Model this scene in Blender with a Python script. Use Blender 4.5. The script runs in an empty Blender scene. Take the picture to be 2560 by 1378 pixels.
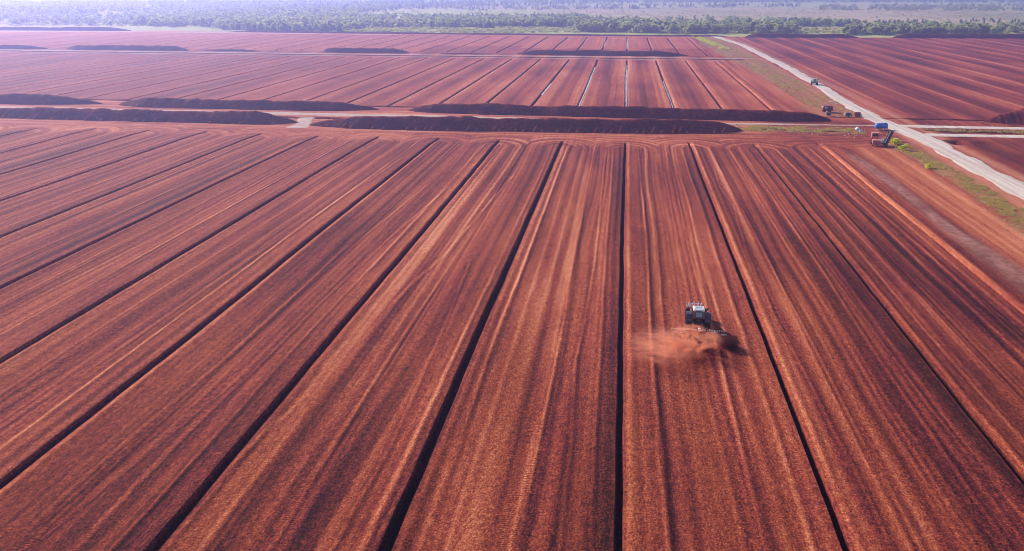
import bpy, bmesh, math, random
import numpy as np
from mathutils import Vector, Matrix

random.seed(7)
rng = np.random.default_rng(11)
S = bpy.context.scene
COL = S.collection

# ------------------------------------------------------------------ camera
F_PX, PITCH, YAW, ROLL, CAM_H = 1990.0, 0.34888, 0.135204, 0.0037318, 41.68
PW, PH = 2560, 1378
fw = np.array([-math.sin(YAW) * math.cos(PITCH), math.cos(YAW) * math.cos(PITCH), -math.sin(PITCH)])
rt = np.array([math.cos(YAW), math.sin(YAW), 0.0])
up = np.cross(rt, fw)
R_ = math.cos(ROLL) * rt + math.sin(ROLL) * up
U_ = -math.sin(ROLL) * rt + math.cos(ROLL) * up
cam = bpy.data.objects.new('camera', bpy.data.cameras.new('camera'))
COL.objects.link(cam)
cam.matrix_world = Matrix(((R_[0], U_[0], -fw[0], 0), (R_[1], U_[1], -fw[1], 0), (R_[2], U_[2], -fw[2], CAM_H), (0, 0, 0, 1)))
cam.data.sensor_width = 36
cam.data.lens = F_PX / PW * 36
cam.data.clip_start = 0.5
cam.data.clip_end = 20000
S.camera = cam

# ------------------------------------------------------------------ light
SUN_EL, SUN_AZ = math.radians(25), math.radians(-46)          # azimuth from +Y, negative = towards -X
w = bpy.data.worlds.new("World")
S.world = w
w.use_nodes = True
nt = w.node_tree
sky = nt.nodes.new('ShaderNodeTexSky')
sky.sky_type = 'NISHITA'
sky.sun_disc = False
sky.sun_elevation = SUN_EL
sky.sun_rotation = SUN_AZ
bg = nt.nodes['Background']
bg.inputs['Strength'].default_value = 0.085
nt.links.new(sky.outputs[0], bg.inputs['Color'])
sd = bpy.data.lights.new('sun', 'SUN')
sd.energy = 4.0
sd.angle = math.radians(0.5)
sd.color = (1.0, 0.89, 0.76)
sun = bpy.data.objects.new('sun', sd)
COL.objects.link(sun)
tosun = Vector((math.sin(SUN_AZ) * math.cos(SUN_EL), math.cos(SUN_AZ) * math.cos(SUN_EL), math.sin(SUN_EL)))
sun.rotation_euler = (-tosun).to_track_quat('-Z', 'Y').to_euler()
S.view_settings.view_transform = 'Standard'
S.view_settings.look = 'None'
S.view_settings.gamma = 1
S.view_settings.exposure = 0.88
S.cycles.filter_width = 0.9
S.cycles.max_bounces = 5
S.cycles.diffuse_bounces = 2
S.cycles.glossy_bounces = 2
S.cycles.transmission_bounces = 2
S.cycles.volume_bounces = 2
S.cycles.use_denoising = True
S.cycles.denoiser = 'OPENIMAGEDENOISE'
S.cycles.denoising_input_passes = 'RGB_ALBEDO_NORMAL'
S.cycles.denoising_prefilter = 'ACCURATE'
S.cycles.transparent_max_bounces = 8
S.cycles.volume_max_steps = 96

HAZE_DENSITY = 0.00040
HAZE_COLOR = (0.39, 0.43, 1.0)
HAZE_G = 0.66

# ------------------------------------------------------------------ helpers
def G(px, py, h=0.0):
    """ground point (at height h) that the survey pixel of the photograph sees"""
    d = (np.asarray(px, float)[..., None] - PW / 2) / F_PX * R_ - (np.asarray(py, float)[..., None] - PH / 2) / F_PX * U_ + fw
    t = (h - CAM_H) / d[..., 2:3]
    return (d * t)[..., :2]

def hsh(ix, iy, seed):
    ix = ix.astype(np.int64); iy = iy.astype(np.int64)
    n = (ix * 374761393 + iy * 668265263 + seed * 974634563) & 0xFFFFFFFF
    n = ((n ^ (n >> 13)) * 1274126177) & 0xFFFFFFFF
    n = ((n ^ (n >> 16)) * 2246822519) & 0xFFFFFFFF
    return ((n ^ (n >> 15)) & 0xFFFFFF) / float(0xFFFFFF)

def vn(x, y, seed=0):
    """value noise in 0..1"""
    x = np.asarray(x, float); y = np.asarray(y, float)
    x, y = np.broadcast_arrays(x, y)
    ix = np.floor(x); iy = np.floor(y)
    fx = x - ix; fy = y - iy
    fx = fx * fx * (3 - 2 * fx); fy = fy * fy * (3 - 2 * fy)
    a = hsh(ix, iy, seed); b = hsh(ix + 1, iy, seed); c = hsh(ix, iy + 1, seed); d = hsh(ix + 1, iy + 1, seed)
    return (a * (1 - fx) + b * fx) * (1 - fy) + (c * (1 - fx) + d * fx) * fy

def sm(a, b, x):
    t = np.clip((np.asarray(x, float) - a) / (b - a), 0, 1)
    return t * t * (3 - 2 * t)

def gauss(x, s):
    return np.exp(-(x / s) ** 2)

def mesh_obj(name, verts, faces, mats, parent=None, mat_idx=None, smooth=False):
    me = bpy.data.meshes.new(name)
    me.from_pydata([tuple(v) for v in verts], [], faces)
    for m in (mats if isinstance(mats, (list, tuple)) else [mats]):
        me.materials.append(m)
    if mat_idx is not None:
        me.polygons.foreach_set('material_index', np.asarray(mat_idx, np.int32))
    if smooth:
        me.polygons.foreach_set('use_smooth', np.ones(len(me.polygons), bool))
    me.update()
    o = bpy.data.objects.new(name, me)
    COL.objects.link(o)
    if parent is not None:
        o.parent = parent
    return o

def grid_mesh(name, X, Y, Z, mat, attrs=None, smooth=True):
    """rows x columns grid -> one mesh object"""
    nr, nc = X.shape
    me = bpy.data.meshes.new(name)
    co = np.stack([X, Y, Z], -1).reshape(-1, 3).astype(np.float32)
    idx = np.arange(nr * nc, dtype=np.int32).reshape(nr, nc)
    q = np.stack([idx[:-1, :-1], idx[:-1, 1:], idx[1:, 1:], idx[1:, :-1]], -1).reshape(-1, 4)
    me.vertices.add(len(co)); me.vertices.foreach_set('co', co.ravel())
    me.loops.add(q.size); me.loops.foreach_set('vertex_index', q.ravel())
    me.polygons.add(len(q))
    me.polygons.foreach_set('loop_start', np.arange(0, q.size, 4, dtype=np.int32))
    me.polygons.foreach_set('use_smooth', np.full(len(q), smooth))
    me.update(calc_edges=True)
    for k, v in (attrs or {}).items():
        at = me.attributes.new(k, 'FLOAT', 'POINT')
        at.data.foreach_set('value', np.ascontiguousarray(v, np.float32).ravel())
    me.materials.append(mat)
    o = bpy.data.objects.new(name, me)
    COL.objects.link(o)
    return o

def tri_mesh(name, co, tris, mats, mat_idx=None):
    """triangle soup, arrays -> one mesh object"""
    me = bpy.data.meshes.new(name)
    co = np.asarray(co, np.float32); tris = np.asarray(tris, np.int32)
    me.vertices.add(len(co)); me.vertices.foreach_set('co', co.ravel())
    me.loops.add(tris.size); me.loops.foreach_set('vertex_index', tris.ravel())
    me.polygons.add(len(tris))
    me.polygons.foreach_set('loop_start', np.arange(0, tris.size, 3, dtype=np.int32))
    if mat_idx is not None:
        for m in mats: me.materials.append(m)
        me.polygons.foreach_set('material_index', np.asarray(mat_idx, np.int32))
    else:
        me.materials.append(mats)
    me.update(calc_edges=True)
    return me

def tag(o, label=None, cat=None, group=None, kind=None):
    if label: o['label'] = label
    if cat: o['category'] = cat
    if group: o['group'] = group
    if kind: o['kind'] = kind
    return o

def empty(name, loc, rz=0):
    o = bpy.data.objects.new(name, None)
    COL.objects.link(o)
    o.location = loc
    o.rotation_euler = (0, 0, rz)
    o.empty_display_size = 0.3
    return o

class MB:
    """collects bevelled boxes, tubes and lathes into ONE mesh"""
    def __init__(self):
        self.v = []; self.f = []
    def add(self, vs, fs):
        n = len(self.v)
        self.v += [tuple(p) for p in vs]
        self.f += [tuple(i + n for i in f) for f in fs]
        return self
    def bm(self, b, M=None):
        if M is not None: bmesh.ops.transform(b, matrix=M, verts=b.verts)
        b.verts.index_update()
        self.add([v.co[:] for v in b.verts], [[v.index for v in f.verts] for f in b.faces])
        b.free()
        return self
    def box(self, c, s, bev=0.03, rot=None, taper=None):
        b = bmesh.new()
        bmesh.ops.create_cube(b, size=1)
        for v in b.verts:
            k = 1.0
            if taper and v.co.z > 0: v.co.x *= taper[0]; v.co.y *= taper[1]
            v.co = Vector((v.co.x * s[0], v.co.y * s[1], v.co.z * s[2]))
        if bev: bmesh.ops.bevel(b, geom=b.edges[:], offset=bev, segments=2, profile=0.6, affect='EDGES')
        M = Matrix.Translation(c)
        if rot is not None: M = M @ rot
        return self.bm(b, M)
    def tube(self, p0, p1, r0, r1=None, n=10, cap=True):
        r1 = r0 if r1 is None else r1
        p0 = Vector(p0); p1 = Vector(p1)
        z = (p1 - p0).normalized()
        x = z.orthogonal().normalized(); y = z.cross(x)
        vs = []
        for p, r in ((p0, r0), (p1, r1)):
            for i in range(n):
                a = 2 * math.pi * i / n
                vs.append(p + (x * math.cos(a) + y * math.sin(a)) * r)
        fs = [(i, (i + 1) % n, n + (i + 1) % n, n + i) for i in range(n)]
        if cap: fs += [tuple(reversed(range(n))), tuple(range(n, 2 * n))]
        return self.add(vs, fs)
    def lathe(self, c, axis, prof, n=28):
        """prof: (distance along axis, radius) pairs"""
        c = Vector(c); z = Vector(axis).normalized(); x = z.orthogonal().normalized(); y = z.cross(x)
        vs = []
        for d, r in prof:
            for i in range(n):
                a = 2 * math.pi * i / n
                vs.append(c + z * d + (x * math.cos(a) + y * math.sin(a)) * max(r, 1e-3))
        fs = []
        for j in range(len(prof) - 1):
            for i in range(n):
                fs.append((j * n + i, j * n + (i + 1) % n, (j + 1) * n + (i + 1) % n, (j + 1) * n + i))
        return self.add(vs, fs)
    def prism(self, prof, x0, x1, bev=0.0):
        """prof: closed (y, z) outline, extruded along x"""
        n = len(prof)
        vs = [(x0, p[0], p[1]) for p in prof] + [(x1, p[0], p[1]) for p in prof]
        fs = [tuple(reversed(range(n))), tuple(range(n, 2 * n))] + [(i, (i + 1) % n, n + (i + 1) % n, n + i) for i in range(n)]
        b = bmesh.new()
        bv = [b.verts.new(v) for v in vs]
        for f in fs: b.faces.new([bv[i] for i in f])
        bmesh.ops.recalc_face_normals(b, faces=b.faces)
        if bev: bmesh.ops.bevel(b, geom=b.edges[:], offset=bev, segments=2, profile=0.6, affect='EDGES')
        return self.bm(b)
    def build(self, name, mat, parent=None, smooth=False):
        return mesh_obj(name, self.v, self.f, mat, parent, smooth=smooth)

# ------------------------------------------------------------------ materials
class NB:
    """small node builder"""
    def __init__(self, name):
        self.m = bpy.data.materials.new(name); self.m.use_nodes = True
        self.t = self.m.node_tree; self.b = self.t.nodes['Principled BSDF']
    def n(self, typ, **kw):
        nd = self.t.nodes.new(typ)
        for k, v in kw.items():
            if k.startswith('i_'): nd.inputs[k[2:].replace('_', ' ')].default_value = v
            else: setattr(nd, k, v)
        return nd
    def l(self, a, b): self.t.links.new(a, b)
    def attr(self, name): return self.n('ShaderNodeAttribute', attribute_name=name).outputs['Fac']
    def pos(self, scale=(1, 1, 1)):
        g = self.n('ShaderNodeTexCoord').outputs['Object']
        m = self.n('ShaderNodeMapping'); m.inputs['Scale'].default_value = scale
        self.l(g, m.inputs['Vector']); return m.outputs[0]
    def noise(self, vec, scale, detail=4, rough=0.55, out='Fac'):
        nd = self.n('ShaderNodeTexNoise'); nd.inputs['Scale'].default_value = scale
        nd.inputs['Detail'].default_value = detail; nd.inputs['Roughness'].default_value = rough
        self.l(vec, nd.inputs['Vector']); return nd.outputs[out]
    def math(self, op, a, b=None, c=None, clamp=False):
        nd = self.n('ShaderNodeMath', operation=op, use_clamp=clamp)
        for i, x in enumerate((a, b, c)):
            if x is None: continue
            if isinstance(x, (int, float)): nd.inputs[i].default_value = x
            else: self.l(x, nd.inputs[i])
        return nd.outputs[0]
    def ramp(self, fac, stops):
        nd = self.n('ShaderNodeValToRGB'); cr = nd.color_ramp
        while len(cr.elements) < len(stops): cr.elements.new(0.5)
        for e, (p, c) in zip(cr.elements, stops): e.position = p; e.color = (*c, 1)
        self.l(fac, nd.inputs[0]); return nd.outputs[0]
    def mix(self, fac, a, b):
        nd = self.n('ShaderNodeMix', data_type='RGBA')
        for i, x in ((0, fac), (6, a), (7, b)):
            if isinstance(x, (int, float)): nd.inputs[i].default_value = x
            elif isinstance(x, tuple): nd.inputs[i].default_value = (*x, 1)
            else: self.l(x, nd.inputs[i])
        return nd.outputs[2]
    def bump(self, h, strength, dist):
        nd = self.n('ShaderNodeBump'); nd.inputs['Strength'].default_value = strength; nd.inputs['Distance'].default_value = dist
        self.l(h, nd.inputs['Height']); self.l(nd.outputs[0], self.b.inputs['Normal'])
    def done(self, col=None, rough=0.9, spec=0.1, metal=0.0):
        if col is not None:
            if isinstance(col, tuple): self.b.inputs['Base Color'].default_value = (*col, 1)
            else: self.l(col, self.b.inputs['Base Color'])
        if isinstance(rough, (int, float)): self.b.inputs['Roughness'].default_value = rough
        else: self.l(rough, self.b.inputs['Roughness'])
        self.b.inputs['Specular IOR Level'].default_value = spec
        self.b.inputs['Metallic'].default_value = metal
        return self.m

PEAT = [(0.00, (0.024, 0.0068, 0.0105)), (0.28, (0.118, 0.021, 0.024)), (0.52, (0.292, 0.053, 0.035)),
        (0.74, (0.46, 0.120, 0.060)), (1.00, (0.70, 0.28, 0.165))]

def peat_material():
    k = NB('peat')
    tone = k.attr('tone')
    P = k.pos()
    g1 = k.noise(P, 1.7, 6, 0.68)
    g2 = k.noise(k.pos((5.5, 1.4, 1)), 1.0, 4, 0.6)
    g3 = k.noise(k.pos((0.45, 0.06, 1)), 1.0, 4, 0.6)
    g4 = k.noise(k.pos((1.5, 0.22, 1)), 1.0, 5, 0.7)
    g5 = k.noise(P, 5.5, 3, 0.7)
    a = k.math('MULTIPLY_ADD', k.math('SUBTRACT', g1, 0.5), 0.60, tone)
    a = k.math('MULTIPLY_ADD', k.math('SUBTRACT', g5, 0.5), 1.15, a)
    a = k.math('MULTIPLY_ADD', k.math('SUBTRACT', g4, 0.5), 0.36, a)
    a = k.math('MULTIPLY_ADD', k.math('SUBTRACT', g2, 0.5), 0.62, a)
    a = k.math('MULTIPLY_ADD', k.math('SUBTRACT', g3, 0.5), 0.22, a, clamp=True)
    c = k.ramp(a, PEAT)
    # hue drift: rusty to purplish peat
    sx = k.n('ShaderNodeSeparateXYZ'); k.l(P, sx.inputs[0])
    mr = k.n('ShaderNodeMapRange'); k.l(sx.outputs['Y'], mr.inputs[0])
    for i_, v_ in ((1, 236.0), (2, 285.0), (3, 0.42), (4, 0.05)): mr.inputs[i_].default_value = v_
    hue = k.noise(k.pos((0.22, 0.022, 1)), 1.0, 4, 0.6)
    c = k.mix(k.math('MULTIPLY', k.ramp(hue, [(0.38, (0, 0, 0)), (0.62, (1, 1, 1))]), mr.outputs[0]), c,
              k.ramp(a, [(0.0, (0.05, 0.016, 0.011)), (0.5, (0.31, 0.068, 0.026)), (1.0, (0.66, 0.26, 0.12))]))
    pale = k.attr('pale')
    pn = k.noise(P, 0.7, 6, 0.7)
    c = k.mix(k.math('MULTIPLY', pale, k.math('MULTIPLY_ADD', pn, 0.8, 0.45), clamp=True), c,
              k.ramp(pn, [(0.25, (0.38, 0.14, 0.115)), (0.75, (0.66, 0.35, 0.28))]))
    green = k.attr('green')
    gn = k.noise(P, 0.55, 6, 0.72)
    gm = k.math('MULTIPLY', green, k.math('MULTIPLY_ADD', k.math('SUBTRACT', k.noise(P, 0.45, 6, 0.75), 0.5), 4.0, 0.62), clamp=True)
    c = k.mix(gm, c, k.ramp(gn, [(0.30, (0.11, 0.065, 0.028)), (0.48, (0.28, 0.17, 0.075)), (0.70, (0.46, 0.34, 0.15))]))
    tread = k.attr('tread')
    wv = k.n('ShaderNodeTexWave', wave_type='BANDS', bands_direction='Y', wave_profile='SIN')
    wv.inputs['Scale'].default_value = 1.2; wv.inputs['Distortion'].default_value = 2.2
    wv.inputs['Detail'].default_value = 2; wv.inputs['Detail Scale'].default_value = 1.0
    k.l(P, wv.inputs['Vector'])
    tr = k.math('MULTIPLY', k.math('MULTIPLY', tread, wv.outputs['Fac']), k.ramp(k.noise(k.pos((0.5, 0.12, 1)), 1.0, 4, 0.6), [(0.40, (0, 0, 0)), (0.60, (1, 1, 1))]))
    c = k.mix(k.math('MULTIPLY', tr, 0.15), c, (0.10, 0.026, 0.024))
    h = k.math('ADD', k.math('MULTIPLY', k.noise(P, 3.2, 6, 0.72), 1.0), k.math('MULTIPLY', tr, -0.3))
    k.bump(h, 1.0, 0.22)
    return k.done(c, 0.95, 0.05)
M_PEAT = peat_material()

def pile_material():
    k = NB('stockpile_peat')
    P = k.pos()
    a = k.math('MULTIPLY_ADD', k.math('SUBTRACT', k.noise(P, 1.1, 6, 0.7), 0.5), 0.6, k.attr('tone'), clamp=True)
    k.bump(k.noise(P, 1.6, 6, 0.72), 0.6, 0.18)
    return k.done(k.ramp(a, PEAT), 0.95, 0.05)
M_PILE = pile_material()

def road_material():
    k = NB('gravel')
    P = k.pos()
    n = k.noise(P, 0.8, 7, 0.7)
    t = k.noise(k.pos((0.9, 0.02, 1)), 1.0, 5, 0.65)
    a = k.math('ADD', k.math('MULTIPLY', n, 0.35), k.math('MULTIPLY', t, 0.65))
    c = k.ramp(a, [(0.32, (0.34, 0.245, 0.205)), (0.47, (0.55, 0.45, 0.40)), (0.64, (0.70, 0.61, 0.56))])
    k.bump(k.noise(P, 6, 5, 0.7), 0.4, 0.05)
    return k.done(c, 0.95, 0.05)
M_ROAD = road_material()

def track_material():
    k = NB('packed_dirt')
    P = k.pos()
    n = k.noise(P, 0.6, 7, 0.72)
    t = k.noise(k.pos((0.05, 0.9, 1)), 1.0, 5, 0.6)
    a = k.math('ADD', k.math('MULTIPLY', n, 0.55), k.math('MULTIPLY', t, 0.45))
    c = k.ramp(a, [(0.30, (0.26, 0.13, 0.10)), (0.5, (0.47, 0.33, 0.28)), (0.7, (0.62, 0.49, 0.43))])
    k.bump(k.noise(P, 4, 5, 0.7), 0.4, 0.06)
    return k.done(c, 0.95, 0.05)
M_TRACK = track_material()

def bog_material():
    k = NB('bog')
    P = k.pos()
    big = k.noise(k.pos((0.004, 0.0025, 1)), 1.0, 5, 0.6)
    mid = k.noise(k.pos((0.05, 0.022, 1)), 1.0, 5, 0.65)
    fin = k.noise(P, 0.35, 5, 0.7)
    a = k.math('ADD', k.math('MULTIPLY', big, 0.45), k.math('ADD', k.math('MULTIPLY', mid, 0.35), k.math('MULTIPLY', fin, 0.20)))
    c = k.ramp(a, [(0.34, (0.15, 0.17, 0.05)), (0.45, (0.31, 0.28, 0.11)), (0.55, (0.47, 0.35, 0.22)), (0.70, (0.54, 0.44, 0.26))])
    c = k.mix(k.attr('green'), c, k.ramp(fin, [(0.35, (0.22, 0.26, 0.06)), (0.6, (0.52, 0.53, 0.17))]))
    k.bump(fin, 0.5, 0.5)
    return k.done(c, 0.95, 0.03)
M_BOG = bog_material()

def leaf_material(name, dark, light, yellow, trans=0.35):
    k = NB(name)
    info = k.n('ShaderNodeObjectInfo').outputs['Random']
    geo = k.n('ShaderNodeNewGeometry')
    isl = geo.outputs['Random Per Island']
    c = k.mix(isl, dark, light)
    c = k.mix(k.math('MULTIPLY', info, 0.5), c, yellow)
    c = k.mix(k.math('MULTIPLY', k.noise(k.n('ShaderNodeNewGeometry').outputs['Position'], 0.02, 3), 0.55), c, yellow)
    k.done(c, 0.7, 0.1)
    tl = k.n('ShaderNodeBsdfTranslucent'); k.l(c, tl.inputs['Color'])
    mx = k.n('ShaderNodeMixShader'); mx.inputs[0].default_value = trans
    k.l(k.b.outputs[0], mx.inputs[1]); k.l(tl.outputs[0], mx.inputs[2])
    k.l(mx.outputs[0], k.t.nodes['Material Output'].inputs['Surface'])
    return k.m
M_BIRCH = leaf_material('birch_leaves', (0.13, 0.19, 0.045), (0.34, 0.43, 0.12), (0.42, 0.46, 0.15), 0.6)
M_CONIF = leaf_material('conifer_needles', (0.05, 0.10, 0.03), (0.16, 0.26, 0.07), (0.20, 0.27, 0.08), 0.4)
M_SHRUB = leaf_material('shrub_leaves', (0.18, 0.22, 0.05), (0.42, 0.46, 0.11), (0.54, 0.52, 0.14), 0.62)
M_LIME = leaf_material('lime_leaves', (0.30, 0.33, 0.02), (0.62, 0.66, 0.05), (0.66, 0.62, 0.06), 0.5)
M_GRASS = leaf_material('grass_blades', (0.20, 0.13, 0.045), (0.50, 0.35, 0.13), (0.54, 0.42, 0.13), 0.45)

def bark_material(name, a, b):
    k = NB(name)
    return k.done(k.ramp(k.noise(k.pos((2, 2, 0.8)), 2.0, 5), [(0.35, a), (0.6, b)]), 0.85, 0.1)
M_BARKW = bark_material('birch_bark', (0.20, 0.18, 0.16), (0.72, 0.70, 0.66))
M_BARKD = bark_material('pine_bark', (0.06, 0.035, 0.025), (0.16, 0.09, 0.06))

def paint(name, col, rough=0.45, metal=0.0, dirt=(0.20, 0.075, 0.05), amt=0.35, spec=0.4):
    k = NB(name)
    n = k.noise(k.pos(), 2.4, 6, 0.7)
    f = k.math('MULTIPLY', k.ramp(n, [(0.42, (0, 0, 0)), (0.72, (1, 1, 1))]), amt)
    return k.done(k.mix(f, col, dirt), rough, spec, metal)
M_RED = paint('red_paint', (0.36, 0.018, 0.022), 0.35)
M_WHITE = paint('white_paint', (0.78, 0.76, 0.76), 0.4, amt=0.15)
M_RUST = paint('salmon_paint', (0.48, 0.13, 0.11), 0.7, amt=0.6, dirt=(0.17, 0.05, 0.04))
M_MAROON = paint('maroon_paint', (0.16, 0.045, 0.05), 0.6, amt=0.4, dirt=(0.28, 0.10, 0.08))
M_BRICK = paint('brick_red_paint', (0.33, 0.06, 0.045), 0.6, amt=0.4)
M_BLUE = paint('blue_paint', (0.05, 0.20, 0.62), 0.35, amt=0.12)
M_NAVY = paint('dark_blue_grey', (0.045, 0.05, 0.085), 0.5, amt=0.25)
M_TYRE = paint('rubber', (0.022, 0.021, 0.022), 0.85, amt=0.3, spec=0.15)
M_STEEL = paint('dark_steel', (0.06, 0.055, 0.06), 0.5, metal=0.3, amt=0.4)
M_GREENP = paint('pale_green_paint', (0.62, 0.74, 0.56), 0.4, amt=0.15)
M_BAG = paint('white_sacking', (0.80, 0.79, 0.80), 0.8, amt=0.12, spec=0.1)
M_BAGB = paint('bluish_sacking', (0.42, 0.46, 0.72), 0.8, amt=0.15, spec=0.1)
M_WOOD = paint('bleached_boards', (0.62, 0.55, 0.50), 0.8, amt=0.2, spec=0.1)

def glass_material():
    k = NB('cab_glass')
    return k.done((0.035, 0.05, 0.06), 0.08, 0.6)
M_GLASS = glass_material()

def water_material():
    k = NB('ditch_water')
    k.bump(k.noise(k.pos(), 1.5, 3), 0.05, 0.05)
    return k.done((0.16, 0.15, 0.16), 0.14, 1.0)
M_WATER = water_material()

# ------------------------------------------------------------------ the peat fields
X0 = 1.3
HEAD_K = np.arange(-12, 5)
HEAD_Y = np.array([222, 223, 224.2, 226.9, 226.1, 227.3, 226.1, 224.9, 226.4, 227.3, 226.2, 227.7, 228.0, 230.9, 231.2, 235.4, 237])
EDGE_X = np.array([-900, -594, -470, -376, -278, -95, 0, 69, 103, 203, 344, 900.0])
EDGE_Y = np.array([700, 712, 738, 741, 739, 745, 747, 756, 758, 765, 780, 800.0])

def edge_y(X): return np.interp(X, EDGE_X, EDGE_Y)

def trench(X, Y, x0, x1, yc, hw, depth, seed=1, soft=6.0):
    """a ditch running across the fields: (height, wetness)"""
    wob = (vn(X / 6.0, 0.0, seed) - 0.5) * 1.0 + (vn(X / 1.7, 3.0, seed) - 0.5) * 0.5
    yy = (yc(X) if callable(yc) else yc) + wob
    d = np.abs(Y - yy) / (hw * (0.8 + 0.5 * vn(X / 4.0, 7.0, seed)))
    m = sm(x0, x0 + soft * 0.4, X) * (1 - sm(x1 - soft * 0.4, x1, X))
    p = np.clip(1.35 - d * 1.35, 0, 1)
    p = np.minimum(p * 1.4, 1)
    return -depth * p * m, p * m

NEAR_LINES = [   # pale tractor lines in the near field: pixel track, half width (m), tone
    ([(1465, 376), (1445, 480), (1428, 600), (1410, 700), (1385, 840), (1362, 950), (1330, 1120), (1262, 1378)], 1.0, 0.26, 1),
    ([(1515, 376), (1505, 480), (1490, 640), (1470, 760), (1440, 900), (1426, 1100), (1394, 1378)], 0.22, 0.30, 0),
    ([(1532, 390), (1527, 480), (1515, 640), (1505, 800), (1495, 960), (1486, 1100), (1472, 1378)], 0.22, 0.30, 0),
    ([(1282, 439), (1230, 500), (1110, 640), (1040, 700), (990, 752), (930, 830), (830, 960), (720, 1100), (560, 1300), (510, 1378)], 0.35, 0.34, 0),
    ([(1240, 480), (1190, 560), (1100, 700), (1020, 830), (950, 930), (850, 1080), (760, 1240), (690, 1378)], 0.85, 0.20, 1),
    ([(1180, 640), (1120, 800), (1050, 960), (985, 1100), (900, 1250), (830, 1378)], 0.2, 0.22, 0),
    ([(1320, 520), (1280, 640), (1220, 800), (1160, 950), (1090, 1100), (1010, 1230), (930, 1378)], 0.25, 0.24, 0),
    ([(1595, 376), (1605, 480), (1615, 580), (1622, 700), (1628, 800), (1632, 960), (1645, 1150), (1668, 1378)], 0.25, 0.26, 0),
    ([(1618, 376), (1628, 470), (1640, 560), (1648, 690), (1662, 860)], 0.18, 0.2, 0),
    ([(1645, 376), (1660, 460), (1678, 560), (1700, 660), (1712, 740), (1720, 790)], 0.55, 0.28, 0),
    ([(1690, 420), (1720, 500), (1735, 580), (1760, 680), (1800, 800), (1840, 960), (1880, 1100), (1960, 1378)], 0.2, 0.22, 0),
    ([(1705, 376), (1725, 440), (1755, 520), (1790, 640), (1830, 760), (1870, 880), (1930, 1060), (2030, 1378)], 0.28, 0.30, 0),
    ([(1785, 420), (1800, 470), (1835, 520), (1850, 580), (1870, 640), (1930, 780), (2010, 940), (2120, 1150), (2230, 1378)], 0.22, 0.26, 0),
    ([(1825, 376), (1850, 420), (1915, 530), (1985, 640), (2080, 790), (2200, 1000), (2350, 1230), (2440, 1378)], 0.24, 0.28, 0),
    ([(1890, 420), (1950, 510), (2040, 640), (2160, 800), (2300, 990), (2450, 1180), (2560, 1300)], 0.2, 0.24, 0),
    ([(1935, 380), (2020, 470), (2130, 610), (2260, 770), (2400, 930), (2560, 1110)], 0.24, 0.24, 0),
    ([(2000, 400), (2090, 470), (2230, 590), (2380, 740), (2560, 930)], 0.3, 0.26, 0),
    ([(1000, 400), (880, 480), (700, 600), (500, 730), (330, 850), (150, 970), (0, 1070)], 0.4, 0.26, 0),
    ([(860, 400), (700, 490), (500, 610), (300, 730), (0, 910)], 0.3, 0.24, 0),
    ([(760, 390), (620, 470), (400, 590), (200, 690), (0, 790)], 0.35, 0.24, 0),
    ([(640, 380), (480, 450), (250, 560), (0, 670)], 0.3, 0.22, 0),
    ([(500, 370), (300, 440), (0, 545)], 0.3, 0.2, 0),
    ([(1060, 470), (900, 600), (740, 740), (560, 900), (370, 1060), (150, 1250), (20, 1378)], 0.28, 0.26, 0),
    ([(1120, 470), (980, 590), (800, 760), (640, 920), (450, 1100), (270, 1290), (190, 1378)], 0.3, 0.24, 1),
    ([(760, 1000), (620, 1130), (440, 1310), (380, 1378)], 0.3, 0.24, 0),
    ([(620, 920), (400, 1100), (160, 1290), (50, 1378)], 0.5, 0.2, 1),
    ([(190, 900), (0, 1020)], 0.5, 0.22, 1),
]
NEAR_LINES = [(G([p[0] for p in pts], [p[1] for p in pts]), hw, t, tr) for pts, hw, t, tr in NEAR_LINES]

def strips(X, Y, spacing, head=None):
    """strip coordinate: nearest ditch index and signed offset from it"""
    k = np.round((X - X0) / spacing)
    return k, X - X0 - k * spacing

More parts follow.
